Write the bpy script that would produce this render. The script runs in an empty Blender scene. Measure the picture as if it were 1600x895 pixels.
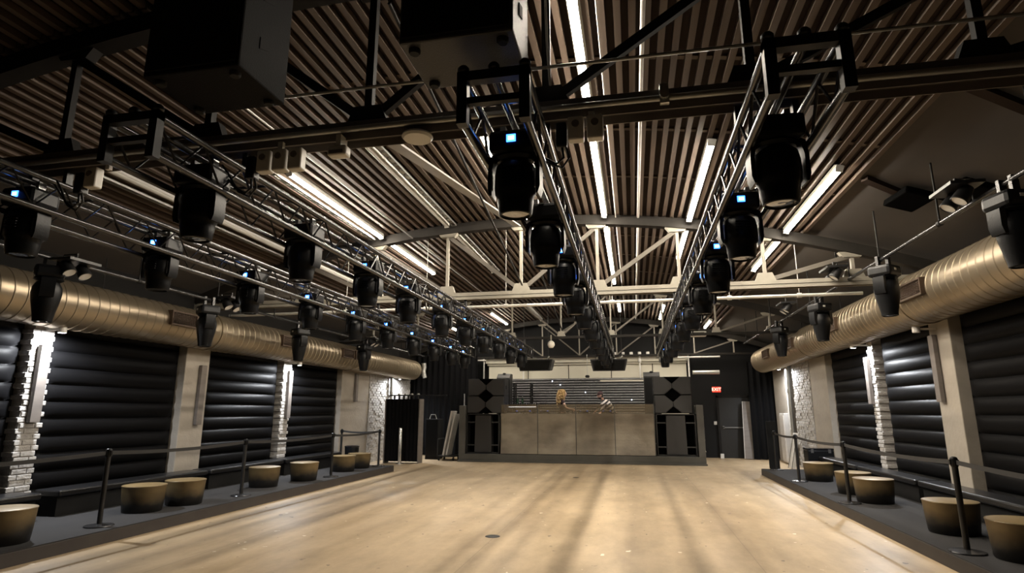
import bpy, bmesh, math, random
from mathutils import Vector, Matrix
random.seed(7)
sc = bpy.context.scene
col = sc.collection
PI = math.pi

# ------------------------------------------------------------------ helpers
class MB:
    """collects shapes, builds ONE mesh object"""
    def __init__(s): s.v = []; s.f = []; s.m = []; s.sm = []
    def add(s, vs, fs, mi=0, smooth=False):
        b = len(s.v); s.v += [tuple(v) for v in vs]
        for f in fs: s.f.append(tuple(i + b for i in f)); s.m.append(mi); s.sm.append(smooth)
        return s
    def box(s, x0, x1, y0, y1, z0, z1, mi=0):
        vs = [(x0,y0,z0),(x1,y0,z0),(x1,y1,z0),(x0,y1,z0),(x0,y0,z1),(x1,y0,z1),(x1,y1,z1),(x0,y1,z1)]
        return s.add(vs, [(0,3,2,1),(4,5,6,7),(0,1,5,4),(1,2,6,5),(2,3,7,6),(3,0,4,7)], mi)
    def bbox(s, x0, x1, y0, y1, z0, z1, b=.01, mi=0):
        """box with chamfered edges"""
        bm = bmesh.new(); bmesh.ops.create_cube(bm, size=1)
        for v in bm.verts:
            v.co = Vector(((x0+x1)/2 + v.co.x*(x1-x0), (y0+y1)/2 + v.co.y*(y1-y0), (z0+z1)/2 + v.co.z*(z1-z0)))
        bmesh.ops.bevel(bm, geom=bm.edges[:], offset=b, segments=2, affect='EDGES', profile=.5)
        bm.verts.index_update()
        s.add([v.co[:] for v in bm.verts], [[v.index for v in f.verts] for f in bm.faces], mi); bm.free()
        return s
    def bar(s, a, b, w, h, mi=0, up=(0,0,1)):
        a = Vector(a); b = Vector(b); d = (b-a).normalized(); u = Vector(up)
        if abs(d.dot(u)) > .99: u = Vector((0,1,0))
        r = d.cross(u).normalized(); u = r.cross(d)
        vs = []
        for p in (a, b):
            for i, j in ((-1,-1),(1,-1),(1,1),(-1,1)): vs.append(p + r*(w/2*i) + u*(h/2*j))
        return s.add(vs, [(3,2,1,0),(4,5,6,7),(0,1,5,4),(1,2,6,5),(2,3,7,6),(3,0,4,7)], mi)
    def tube(s, pts, r, n=8, mi=0, cap=True):
        pts = [Vector(p) for p in pts]; vs = []; fs = []; prev = None
        for i, p in enumerate(pts):
            d = (pts[min(i+1, len(pts)-1)] - pts[max(i-1, 0)]).normalized()
            u = prev if prev is not None else (Vector((0,0,1)) if abs(d.z) < .9 else Vector((0,1,0)))
            q = d.cross(u).normalized(); u = q.cross(d).normalized(); prev = u
            for k in range(n):
                t = 2*PI*k/n; vs.append(p + q*(r*math.cos(t)) + u*(r*math.sin(t)))
        for i in range(len(pts)-1):
            for k in range(n):
                a = i*n+k; b = i*n+(k+1) % n; fs.append((a, b, b+n, a+n))
        if cap: fs.append(tuple(range(n-1, -1, -1))); fs.append(tuple(range((len(pts)-1)*n, len(pts)*n)))
        s.add(vs, fs, mi, True); return s
    def lathe(s, prof, c=(0,0,0), n=32, mi=0, sx=1, sy=1, smooth=True):
        """prof: [(r,z)] around z"""
        vs = []; fs = []
        for r, z in prof:
            for k in range(n):
                t = 2*PI*k/n; vs.append((c[0]+sx*r*math.cos(t), c[1]+sy*r*math.sin(t), c[2]+z))
        for i in range(len(prof)-1):
            for k in range(n):
                a = i*n+k; b = i*n+(k+1) % n; fs.append((a, b, b+n, a+n))
        if prof[0][0] > 1e-5: fs.append(tuple(range(n-1, -1, -1)))
        if prof[-1][0] > 1e-5: fs.append(tuple(range((len(prof)-1)*n, len(prof)*n)))
        s.add(vs, fs, mi, smooth); return s
    def prism(s, poly, a0, a1, axis='y', mi=0):
        n = len(poly); vs = []
        for t in (a0, a1):
            for p, q in poly:
                vs.append({'x': (t,p,q), 'y': (p,t,q), 'z': (p,q,t)}[axis])
        fs = [tuple(range(n-1,-1,-1)), tuple(range(n,2*n))] + [(i,(i+1)%n,(i+1)%n+n,i+n) for i in range(n)]
        return s.add(vs, fs, mi)
    def xf(s, M):
        s.v = [tuple(M @ Vector(v)) for v in s.v]; return s
    def build(s, name, mats, parent=None, label=None, kind=None):
        me = bpy.data.meshes.new(name); me.from_pydata(s.v, [], s.f)
        if not isinstance(mats, (list, tuple)): mats = [mats]
        for m in mats: me.materials.append(m)
        me.polygons.foreach_set('material_index', s.m); me.polygons.foreach_set('use_smooth', s.sm)
        me.update()
        bm = bmesh.new(); bm.from_mesh(me); bmesh.ops.recalc_face_normals(bm, faces=bm.faces[:]); bm.to_mesh(me); bm.free()
        if any(s.sm):
            try: me.set_sharp_from_angle(angle=math.radians(40))
            except Exception: pass
        o = bpy.data.objects.new(name, me); col.objects.link(o)
        if parent: o.parent = parent
        if label: o['label'] = label
        if kind: o['kind'] = kind
        return o

def tag(o, label, cat, group=None, kind=None):
    o['label'] = label; o['category'] = cat
    if group: o['group'] = group
    if kind: o['kind'] = kind
    return o
def thing(name, loc, label, cat, group=None, rz=0):
    o = bpy.data.objects.new(name, None); col.objects.link(o)
    o.location = loc; o.rotation_euler = (0,0,rz); o.empty_display_size = .1
    return tag(o, label, cat, group)
def struct(o): o['kind'] = 'structure'; return o
def dup(root, loc, label, rz=None, group=None):
    r = root.copy(); col.objects.link(r); r.location = loc; r['label'] = label
    if rz is not None: r.rotation_euler = (0,0,rz)
    if group: r['group'] = group
    for ch in list(root.children):
        c = ch.copy(); col.objects.link(c); c.parent = r
        for g in ch.children:
            d = g.copy(); col.objects.link(d); d.parent = c
    return r

# ------------------------------------------------------------------ materials
def mat(name, c, rough=.5, metal=0., nz=None, bump=None, emit=None, spec=.5, coat=0):
    """nz = (scale xyz, amount, second colour); bump = (scale xyz, strength)"""
    m = bpy.data.materials.new(name); m.use_nodes = True; t = m.node_tree; b = t.nodes['Principled BSDF']
    b.inputs['Base Color'].default_value = (*c, 1); b.inputs['Roughness'].default_value = rough
    b.inputs['Metallic'].default_value = metal; b.inputs['Specular IOR Level'].default_value = spec
    b.inputs['Coat Weight'].default_value = coat
    L = t.links.new
    if nz or bump: tc = t.nodes.new('ShaderNodeTexCoord')
    def noise(scale):
        mp = t.nodes.new('ShaderNodeMapping'); mp.inputs['Scale'].default_value = scale
        n = t.nodes.new('ShaderNodeTexNoise'); n.inputs['Scale'].default_value = 1; n.inputs['Detail'].default_value = 4
        L(tc.outputs['Object'], mp.inputs['Vector']); L(mp.outputs['Vector'], n.inputs['Vector']); return n
    if nz:
        n = noise(nz[0]); r = t.nodes.new('ShaderNodeValToRGB')
        r.color_ramp.elements[0].position = .5 - nz[1]; r.color_ramp.elements[1].position = .5 + nz[1]
        r.color_ramp.elements[0].color = (*c, 1); r.color_ramp.elements[1].color = (*nz[2], 1)
        L(n.outputs['Fac'], r.inputs['Fac']); L(r.outputs['Color'], b.inputs['Base Color'])
    if bump:
        n = noise(bump[0]); bp = t.nodes.new('ShaderNodeBump'); bp.inputs['Strength'].default_value = bump[1]
        bp.inputs['Distance'].default_value = .02
        L(n.outputs['Fac'], bp.inputs['Height']); L(bp.outputs['Normal'], b.inputs['Normal'])
    if emit:
        b.inputs['Emission Color'].default_value = (*emit[0], 1); b.inputs['Emission Strength'].default_value = emit[1]
    return m

M = {}
M['black'] = mat('black_paint', (.006,.006,.0065), .45)
M['matte'] = mat('matte_black', (.006,.006,.0065), .8, nz=((3,3,3),.2,(.009,.009,.009)), spec=.2)
M['plastic'] = mat('black_plastic', (.0045,.005,.006), .38, bump=((60,60,60),.08), spec=.25)
M['gloss'] = mat('gloss_black', (.01,.01,.012), .12)
M['cabinet'] = mat('speaker_cabinet_paint', (.013,.013,.0135), .5, bump=((120,120,120),.25))
M['cabinet_grey'] = mat('speaker_panel_paint', (.034,.034,.035), .5, bump=((120,120,120),.25))
M['hung_paint'] = mat('hung_speaker_paint', (.010,.010,.0105), .7, bump=((120,120,120),.25), spec=.1)  # darker copy of the hung speaker paint, stands in for shade
M['truss'] = mat('truss_paint', (.038,.038,.040), .25, .6, nz=((9,9,9),.2,(.06,.06,.06)))
M['steel_black'] = mat('dark_steel_paint', (.006,.0055,.005), .6, nz=((4,4,4),.2,(.009,.008,.0075)), spec=.2)  # rods and seams are dark steel; the near truss wears it as shade
M['steel_brown'] = mat('brown_grey_steel_paint', (.022,.019,.016), .6, nz=((4,4,4),.2,(.016,.014,.012)), spec=.25)
M['steel_cream'] = mat('cream_steel_paint', (.29,.27,.22), .5, nz=((5,5,5),.25,(.22,.20,.165)))
M['steel_grey'] = mat('grey_brown_steel_paint', (.13,.115,.095), .55, nz=((4,4,4),.2,(.10,.088,.072)))
M['conduit'] = mat('galvanised_conduit', (.45,.45,.43), .35, .7)
M['white'] = mat('white_paint', (.62,.61,.58), .5, nz=((6,6,6),.25,(.52,.51,.48)))
M['white_plastic'] = mat('white_plastic', (.65,.62,.55), .4)
M['concrete_paint'] = mat('painted_concrete', (.33,.295,.25), .75, nz=((2,2,4),.25,(.26,.235,.20)), bump=((14,14,14),.3))
M['brick'] = mat('white_painted_brick', (.44,.425,.405), .6, nz=((9,9,12),.25,(.33,.315,.30)), bump=((25,25,25),.6))
M['strip_panel'] = mat('grey_brown_panel', (.16,.14,.125), .6, nz=((3,3,9),.2,(.12,.105,.095)))
M['vinyl'] = mat('black_vinyl', (.0042,.0042,.0047), .5, bump=((5,3,9),.2), spec=.05)
M['leather'] = mat('black_leather', (.011,.011,.012), .3, bump=((60,60,60),.15))
M['carpet'] = mat('charcoal_carpet', (.017,.0165,.018), .95, nz=((90,90,90),.2,(.027,.026,.027)), bump=((200,200,200),.5))
M['nosing'] = mat('platform_face', (.028,.022,.02), .7, nz=((4,4,4),.2,(.036,.03,.026)))
M['wood'] = mat('walnut_slat', (.064,.044,.032), .55, nz=((9,.5,9),.22,(.112,.082,.060)), spec=.3)
M['deck'] = mat('dark_brown_deck', (.020,.012,.009), .8, nz=((2,.6,2),.2,(.030,.019,.0145)), spec=.2)
M['plain_ceiling'] = mat('dusty_plaster', (.058,.048,.040), .85, nz=((.8,.5,.8),.25,(.030,.026,.022)))
M['duct'] = mat('galvanised_duct', (.33,.27,.19), .33, .75, nz=((2,.7,2),.25,(.27,.22,.155)))
M['seam'] = mat('duct_seam', (.30,.25,.18), .4, .7)
M['grille'] = mat('duct_grille_metal', (.10,.068,.048), .5, .5)
M['lens'] = mat('lens_glass', (.08,.085,.09), .05, coat=1)
M['lens_pale'] = mat('pale_lens', (.62,.60,.56), .25)
M['clampm'] = mat('bare_clamp_metal', (.35,.35,.35), .3, .9)
M['display'] = mat('blue_display', (.02,.05,.2), .3, emit=((.03,.16,1.0), 7))
M['display2'] = mat('blue_display_text', (.1,.3,.6), .3, emit=((.25,.6,1.0), 9))
M['tube_on'] = mat('lit_diffuser', (.9,.9,.85), .4, emit=((1.0,.89,.735), 125))
M['tube_off'] = mat('unlit_diffuser', (.40,.39,.36), .35)
M['spot_on'] = mat('lit_downlight', (.9,.9,.9), .4, emit=((.95,.97,1.0), 60))
M['screed'] = mat('booth_concrete', (.30,.265,.205), .5, nz=((1.1,1.1,1.9),.16,(.15,.125,.095)), bump=((20,20,20),.15))
M['booth_dark'] = mat('booth_dark_panel', (.07,.07,.063), .55, nz=((2,2,2),.2,(.095,.092,.083)))
M['booth_post'] = mat('booth_post_paint', (.11,.108,.10), .5, nz=((3,3,3),.2,(.085,.083,.078)))
M['recess'] = mat('open_recess', (.0015,.0015,.0015), .9, spec=.02)  # near-black stands in for shade inside bays and horns; ceiling pads share it
M['foam'] = mat('grey_foam', (.30,.30,.31), .8, nz=((30,30,30),.2,(.40,.40,.41)))
M['foam_back'] = mat('black_foam', (.012,.012,.013), .9)
M['drape'] = mat('black_drape', (.004,.004,.0045), .92, spec=.1)
M['chrome'] = mat('brushed_post', (.62,.61,.58), .25, .9)
M['base_metal'] = mat('stanchion_base', (.045,.045,.048), .25, .5)
M['belt'] = mat('black_webbing', (.02,.02,.021), .7)
M['pale_board'] = mat('pale_board', (.50,.48,.45), .5, nz=((2,2,5),.2,(.42,.40,.38)))
M['rubber'] = mat('rubber', (.01,.01,.01), .8)
M['skin'] = mat('skin', (.56,.34,.25), .5)
M['skin_pale'] = mat('fair_skin', (.62,.42,.34), .5)
M['hair'] = mat('blond_hair', (.72,.50,.22), .5, nz=((40,40,25),.2,(.22,.12,.04)), bump=((50,50,25),.8))
M['beard'] = mat('dark_hair', (.03,.02,.016), .6)
M['top'] = mat('plum_black_cloth', (.035,.02,.024), .85)
M['trousers'] = mat('dark_denim', (.02,.021,.027), .85)
M['cap'] = mat('dark_red_cap_cloth', (.05,.022,.026), .8)
M['eye'] = mat('dark_eye', (.02,.015,.012), .2)
M['lip'] = mat('lip', (.35,.14,.12), .5)
M['shoe'] = mat('shoe', (.015,.015,.015), .5)
M['exit_red'] = mat('exit_sign_red', (.5,.02,.01), .4, emit=((1.0,.03,.015), 2.2))
M['exit_letter'] = mat('exit_letter_glow', (.9,.6,.5), .4, emit=((1.0,.42,.32), 3.0))
M['white_wall'] = mat('off_white_wall', (.58,.555,.465), .7, nz=((.9,.9,1.2),.25,(.51,.485,.40)))
M['black_wall'] = mat('black_wall_paint', (.008,.008,.0085), .75, nz=((1,1,1),.2,(.011,.011,.0115)), spec=.15)
M['side_wall'] = mat('dark_block_wall', (.010,.0095,.009), .8, nz=((1,1,1),.2,(.014,.013,.012)), spec=.1)
M['bottle'] = mat('green_bottle_glass', (.02,.05,.03), .1)
M['led_white'] = mat('small_white_led', (.8,.8,.8), .3, emit=((.8,.85,1.0), 3))

def glass_mat():
    m = bpy.data.materials.new('smoky_guard_glass'); m.use_nodes = True; t = m.node_tree; b = t.nodes['Principled BSDF']
    b.inputs['Base Color'].default_value = (.36,.31,.235,1); b.inputs['Roughness'].default_value = .12
    tr = t.nodes.new('ShaderNodeBsdfTransparent'); tr.inputs['Color'].default_value = (.80,.76,.68,1)
    mx = t.nodes.new('ShaderNodeMixShader'); mx.inputs[0].default_value = .30
    t.links.new(tr.outputs[0], mx.inputs[1]); t.links.new(b.outputs[0], mx.inputs[2])
    t.links.new(mx.outputs[0], t.nodes['Material Output'].inputs['Surface']); return m
M['glass'] = glass_mat()

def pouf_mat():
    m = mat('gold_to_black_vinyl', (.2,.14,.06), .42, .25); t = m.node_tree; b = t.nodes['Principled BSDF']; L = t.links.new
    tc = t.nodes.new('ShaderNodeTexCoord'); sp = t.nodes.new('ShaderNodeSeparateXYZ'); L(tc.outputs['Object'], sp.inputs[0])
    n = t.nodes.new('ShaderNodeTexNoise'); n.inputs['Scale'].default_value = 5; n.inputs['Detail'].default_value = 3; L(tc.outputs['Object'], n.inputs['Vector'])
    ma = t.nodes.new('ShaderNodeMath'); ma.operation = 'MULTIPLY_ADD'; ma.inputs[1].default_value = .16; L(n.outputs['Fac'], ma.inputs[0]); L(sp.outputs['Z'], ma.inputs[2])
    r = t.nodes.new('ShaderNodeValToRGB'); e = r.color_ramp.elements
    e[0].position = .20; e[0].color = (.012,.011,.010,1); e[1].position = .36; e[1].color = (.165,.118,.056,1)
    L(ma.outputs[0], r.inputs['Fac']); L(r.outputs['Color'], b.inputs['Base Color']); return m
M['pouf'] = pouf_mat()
M['pouf_top'] = mat('gold_vinyl_top', (.21,.15,.07), .45, .2, nz=((5,5,5),.2,(.25,.18,.085)))

def floor_mat():
    m = mat('polished_concrete', (.5,.4,.28), .38); t = m.node_tree; b = t.nodes['Principled BSDF']; L = t.links.new
    tc = t.nodes.new('ShaderNodeTexCoord')
    def noise(scale, detail=4, rough=.55):
        mp = t.nodes.new('ShaderNodeMapping'); mp.inputs['Scale'].default_value = scale; L(tc.outputs['Object'], mp.inputs['Vector'])
        n = t.nodes.new('ShaderNodeTexNoise'); n.inputs['Scale'].default_value = 1; n.inputs['Detail'].default_value = detail; n.inputs['Roughness'].default_value = rough
        L(mp.outputs['Vector'], n.inputs['Vector']); return n.outputs['Fac']
    def ramp(src, p0, c0, p1, c1):
        r = t.nodes.new('ShaderNodeValToRGB'); e = r.color_ramp.elements
        e[0].position = p0; e[0].color = (*c0,1); e[1].position = p1; e[1].color = (*c1,1); L(src, r.inputs['Fac']); return r.outputs['Color']
    def mix(mode, fac, a, bb):
        n = t.nodes.new('ShaderNodeMix'); n.data_type = 'RGBA'; n.blend_type = mode
        if isinstance(fac, float): n.inputs[0].default_value = fac
        else: L(fac, n.inputs[0])
        L(a, n.inputs[6]); L(bb, n.inputs[7]); return n.outputs[2]
    base = ramp(noise((.5,.35,1), 6), .3, (.39,.30,.195), .7, (.51,.40,.265))
    streak = ramp(noise((1.6,.06,1), 3), .36, (.66,.63,.58), .58, (1,1,1))        # worn traffic lanes along the room
    c = mix('MULTIPLY', .72, base, streak)
    cloud = ramp(noise((2.6,1.1,1), 8, .72), .36, (.74,.72,.68), .62, (1.08,1.07,1.05))
    c = mix('MULTIPLY', .8, c, cloud)
    speck = ramp(noise((5.5,4.2,1), 2), .715, (0,0,0), .735, (1,1,1))
    w = t.nodes.new('ShaderNodeRGB'); w.outputs[0].default_value = (.72,.66,.54,1)
    c = mix('MIX', speck, c, w.outputs[0])
    dark = ramp(noise((7.3,5.1,3), 2), .705, (0,0,0), .73, (1,1,1))
    w2 = t.nodes.new('ShaderNodeRGB'); w2.outputs[0].default_value = (.13,.10,.07,1)
    c = mix('MIX', dark, c, w2.outputs[0])
    # saw-cut joints
    sp = t.nodes.new('ShaderNodeSeparateXYZ'); L(tc.outputs['Object'], sp.inputs[0])
    def joint(axis, period, off):
        a = t.nodes.new('ShaderNodeMath'); a.operation = 'ADD'; a.inputs[1].default_value = off; L(sp.outputs[axis], a.inputs[0])
        p = t.nodes.new('ShaderNodeMath'); p.operation = 'PINGPONG'; p.inputs[1].default_value = period/2; L(a.outputs[0], p.inputs[0])
        l = t.nodes.new('ShaderNodeMath'); l.operation = 'LESS_THAN'; l.inputs[1].default_value = .006; L(p.outputs[0], l.inputs[0]); return l.outputs[0]
    j = t.nodes.new('ShaderNodeMath'); j.operation = 'MAXIMUM'; L(joint('X', 3.1, -1.25), j.inputs[0]); L(joint('Y', 6.2, -3.0), j.inputs[1])
    jm = t.nodes.new('ShaderNodeMath'); jm.operation = 'MULTIPLY'; jm.inputs[1].default_value = .35; L(j.outputs[0], jm.inputs[0])
    c = mix('MIX', jm.outputs[0], c, w2.outputs[0])
    L(c, b.inputs['Base Color'])
    rr = ramp(noise((.9,.5,1), 4), .3, (.34,)*3, .7, (.5,)*3); L(rr, b.inputs['Roughness'])
    return m
M['floor'] = floor_mat()

def knit_mat():
    m = mat('striped_knit', (.5,.48,.46), .85); t = m.node_tree; b = t.nodes['Principled BSDF']; L = t.links.new
    tc = t.nodes.new('ShaderNodeTexCoord'); d = t.nodes.new('ShaderNodeVectorMath'); d.operation = 'DOT_PRODUCT'; d.inputs[1].default_value = (-.55,-.1,.83)
    L(tc.outputs['Object'], d.inputs[0])
    p = t.nodes.new('ShaderNodeMath'); p.operation = 'PINGPONG'; p.inputs[1].default_value = .055; L(d.outputs['Value'], p.inputs[0])
    r = t.nodes.new('ShaderNodeMath'); r.operation = 'LESS_THAN'; r.inputs[1].default_value = .028; L(p.outputs[0], r.inputs[0])
    x = t.nodes.new('ShaderNodeMix'); x.data_type = 'RGBA'; x.inputs[6].default_value = (.62,.58,.56,1); x.inputs[7].default_value = (.02,.018,.02,1)
    L(r.outputs[0], x.inputs[0]); L(x.outputs[2], b.inputs['Base Color']); return m
M['knit'] = knit_mat()

# ------------------------------------------------------------------ room constants
XL, XR, YN, YB = -8.6, 5.0, -4.0, 22.6
CX = -1.85
def arc(x): return 5.0 - .027*(x-CX)**2          # underside of the bowstring roof
TY = [3.83, 10.2, 16.3, 22.1]                    # roof trusses
TXS = [-7.55, -6.15, -4.73, -3.3, -1.9, -.52, .87, 2.25, 3.6]

# ------------------------------------------------------------------ shell
b = MB().box(XL-.3, XR+.3, YN-.2, YB+.3, -.15, 0); struct(b.build('floor', M['floor']))
tag(MB().lathe([(0,.002),(.055,.004),(.09,.006),(.1,.0)], n=24).build('floor_drain', M['black']), 'small round dark drain cover set in the tan concrete floor', 'drain').location = (-1.88,7.98,.001)
tag(MB().lathe([(0,.002),(.04,.004),(.07,.005),(.08,.0)], n=20).build('floor_box', M['black']), 'small dark floor plate in front of the concrete booth', 'floor plate').location = (-1.47,15.22,.001)
xs = [XL + (XR-XL)*i/40 for i in range(41)]
b = MB()
for i in range(40):
    x0, x1 = xs[i], xs[i+1]
    mi = 0 if -7.0 < (x0+x1)/2 < 2.95 else 1
    z0, z1 = arc(x0)+.20, arc(x1)+.20
    b.add([(x0,YN,z0),(x1,YN,z1),(x1,YB,z1),(x0,YB,z0),(x0,YN,z0+.15),(x1,YN,z1+.15),(x1,YB,z1+.15),(x0,YB,z0+.15)],
          [(0,1,2,3),(4,7,6,5),(0,4,5,1),(3,2,6,7)], mi)
struct(b.build('ceiling', [M['deck'], M['plain_ceiling']]))
# slats: the ceiling's own surface pattern
b = MB(); x = -6.95
while x < 2.9:
    zb = arc(x)+.115; w = .062
    for y0, y1 in ((YN,3.7),(3.72,10.1),(10.12,16.2),(16.22,YB-.1)):
        jz = random.uniform(-.004,.004); jx = random.uniform(-.004,.004)
        b.box(x+jx, x+jx+w, y0, y1, zb+jz, zb+.06+jz)
    x += .133
for y in (-2.2, -.6, .9, 2.4, 5.4, 6.95, 8.5, 11.6, 13.1, 14.7, 17.7, 19.2, 20.7):
    for i in range(24):
        xa = -6.95+9.9*i/24; xb2 = -6.95+9.9*(i+1)/24
        b.bar((xa,y,arc(xa)+.186),(xb2,y,arc(xb2)+.186),.06,.022)
struct(b.build('ceiling_slats', M['wood']))

def side_wall(name, x0, x1):
    z = 4.0
    return struct(MB().box(x0, x1, YN, YB+.3, 0, z).build(name, M['side_wall']))
side_wall('wall_left', XL-.3, XL); side_wall('wall_right', XR, XR+.3)
def gable(y0, y1, name, m):
    pts = [(XL-.3,0),(XR+.3,0)] + [(x, arc(x)+.35) for x in reversed(xs)]
    return struct(MB().prism(pts, y0, y1, 'y').build(name, m))
gable(YB, YB+.3, 'wall_back', M['black_wall']); gable(YN-.3, YN, 'wall_front', M['black_wall'])

# --- off-white stage wall in the middle of the back wall, with its ledge and seams
b = MB().box(-5.45, 1.95, 22.35, YB, .3, 3.42)
b.box(-5.55, 2.0, 22.2, YB, 3.42, 3.66).box(-5.5, 1.97, 22.28, YB, 3.34, 3.42)
struct(b.build('wall_stage', M['white_wall']))
b = MB()
for x in (-3.9, -2.35, -.75, .75): b.box(x-.012, x+.012, 22.335, 22.352, 2.8, 3.34)
struct(b.build('trim_1', M['steel_black']))

# ------------------------------------------------------------------ piers
def toothed_pier(name, side, y0, y1, zt, mats=None):
    """narrow brick pier whose courses step in and out at both edges"""
    s = 1 if side == 'L' else -1; xw = XL if side == 'L' else XR
    b = MB(); z = .05; k = 0; rnd = random.Random(name+str(y0))
    while z < zt:
        h = .078; t = .035 if k % 2 else 0
        a = y0 + t + rnd.uniform(-.008,.008); c = y1 - (.035-t) + rnd.uniform(-.008,.008); d = .20 + rnd.uniform(-.008,.008)
        n = 2; m_ = (a+c)/2 + (.05 if k % 2 else -.05)
        for q0, q1 in ((a, m_-.004), (m_+.004, c)):
            b.bbox(min(xw, xw+s*d), max(xw, xw+s*d), q0, q1, z, z+h-.012, .008)
        z += h; k += 1
    b.box(min(xw, xw+s*.185), max(xw, xw+s*.185), y0+.03, y1-.03, 0, zt)
    return struct(b.build(name, mats or M['brick']))
def plain_pier(name, side, y0, y1, zt, d=.20):
    s = 1 if side == 'L' else -1; xw = XL if side == 'L' else XR
    b = MB().bbox(min(xw, xw+s*d), max(xw, xw+s*d), y0, y1, 0, zt, .012)
    return struct(b.build(name, M['concrete_paint']))
def pier_strip(parent, side, y, z0, z1, d=.205):
    s = 1 if side == 'L' else -1; xw = XL if side == 'L' else XR
    xa = xw + s*(d+.005); xb2 = xa + s*.07
    MB().bbox(min(xa,xb2), max(xa,xb2), y-.075, y+.075, z0, z1, .006).build('cover_strip', M['strip_panel'], parent, 'grey-brown vertical cover strip')
zpl, zpr = 3.0, 3.1
c1 = toothed_pier('column_1', 'L', 6.82, 7.18, zpl); pier_strip(c1, 'L', 7.0, 1.45, 2.55)
c2 = plain_pier('column_2', 'L', 9.85, 10.5, zpl); pier_strip(c2, 'L', 10.28, 1.35, 2.5)
c3 = toothed_pier('column_3', 'L', 13.12, 13.5, zpl); pier_strip(c3, 'L', 13.36, 1.45, 2.6)
c4 = plain_pier('column_4', 'L', 16.15, 18.0, zpl); pier_strip(c4, 'L', 17.0, 1.9, 2.75)
def brick_field(name, side, y0, y1, zt, d):
    s = 1 if side == 'L' else -1; xw = XL if side == 'L' else XR
    b = MB(); rnd = random.Random(name); z = 0; k = 0
    b.box(min(xw, xw+s*(d-.02)), max(xw, xw+s*(d-.02)), y0, y1, 0, zt)
    while z < zt-.02:
        y = y0 - (.11 if k % 2 else 0)
        while y < y1:
            a = max(y, y0); c = min(y+.21, y1); dd = d + rnd.uniform(-.012,.012)
            if c-a > .03: b.bbox(min(xw, xw+s*dd), max(xw, xw+s*dd), a+.004, c-.004, z, min(z+.07, zt), .006)
            y += .22
        z += .078; k += 1
    return struct(b.build(name, M['brick']))
brick_field('wall_left_brick', 'L', 18.02, 21.6, 3.0, .22)
r1 = plain_pier('column_5', 'R', 10.1, 10.72, zpr); pier_strip(r1, 'R', 10.55, 1.75, 2.8)
r2 = toothed_pier('column_6', 'R', 13.12, 13.42, zpr); pier_strip(r2, 'R', 13.36, 1.75, 2.7)
r3 = plain_pier('column_7', 'R', 16.2, 17.6, zpr)
brick_field('wall_right_brick', 'R', 17.62, 19.4, 3.1, .22)
plain_pier('column_8', 'R', 20.1, 22.0, zpr)
# vertical pipes beside the brickwork
for nm, side, y, z1, x, r, lab in (('drain_pipe','L',19.6,3.0,-8.30,.055,'grey vertical pipe on the white brick beside the black drape frame'),
                             ('drain_pipe','R',19.55,3.1,4.70,.05,'grey vertical pipe on the right wall beside white brick'),
                             ('drain_pipe','R',19.78,3.1,4.72,.035,'slim white vertical pipe right behind the grey wall pipe'),
                             ('drain_pipe','R',19.95,3.1,4.74,.03,'thinnest white vertical pipe of the three on right wall')):
    tag(MB().tube([(x,y,.0),(x,y,z1)], r, 12).tube([(x,y,1.0),(x,y,1.08)], r+.012, 12).tube([(x,y,2.2),(x,y,2.28)], r+.012, 12)
        .build(nm, M['conduit'] if r > .04 else M['white']), lab, 'pipe')
tag(MB().bbox(4.62,4.76,20.15,20.75,.05,1.55,.01).bbox(4.60,4.63,20.2,20.7,.1,1.5,.004).build('wall_cabinet', M['pale_board']), 'tall pale grey cabinet on the white pier at the far right wall', 'cabinet')

# ------------------------------------------------------------------ padded black wall panels
def padded(side, y0, y1, z0, z1, label, rows=12):
    s = 1 if side == 'L' else -1; xw = XL if side == 'L' else XR
    b = MB(); ny = 36; nz = rows*8; vs = []; fs = []
    rnd = random.Random(label); ph = [rnd.uniform(0,6) for _ in range(rows+1)]
    for j in range(nz+1):
        t = j/nz*rows; k = min(int(t), rows-1); u = t-k
        for i in range(ny+1):
            y = y0 + (y1-y0)*i/ny
            edge = min(1, (i/ny)*14, (1-i/ny)*14)
            pil = (math.sin(PI*min(max(u,0),1)) ** .55)
            sag = .18*math.sin(y*2.1+ph[k]) + .1*math.sin(y*5+ph[k])
            d = .045 + .055*pil*edge**.5*(1+.15*sag)
            z = z0 + (z1-z0)*j/nz + .012*sag
            vs.append((xw+s*d, y, z))
    for j in range(nz):
        for i in range(ny):
            a = j*(ny+1)+i; fs.append((a,a+1,a+ny+2,a+ny+1))
    b.add(vs, fs, 0, True)
    b.box(min(xw,xw+s*.045), max(xw,xw+s*.045), y0, y1, z0, z1)
    o = b.build('padded_wall_panel', M['vinyl']); return tag(o, label, 'wall panel', 'padded black panels between the piers')
padded('L', 3.95, 6.78, .0, 3.0, 'black padded vinyl panel at the near end of the left wall')
padded('L', 7.22, 9.82, .0, 3.0, 'black padded wall panel right of the nearest lit brick pier on the left')
padded('L', 10.53, 13.08, .0, 3.0, 'black padded wall panel left of the second lit brick pier on left wall')
padded('L', 13.54, 16.12, .0, 3.0, 'black padded panel beside the wide white pier, far left wall')
padded('R', 3.6, 6.9, .0, 3.1, 'black padded panel on the right wall at the picture edge')
padded('R', 6.95, 10.06, .0, 3.1, 'black padded panel before the plain white pier on the right')
padded('R', 10.76, 13.04, .0, 3.1, 'black padded panel between plain pier and lit brick pier on right')
padded('R', 13.48, 16.16, .0, 3.1, 'black padded panel left of lit brick pier on the right wall')

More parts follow.
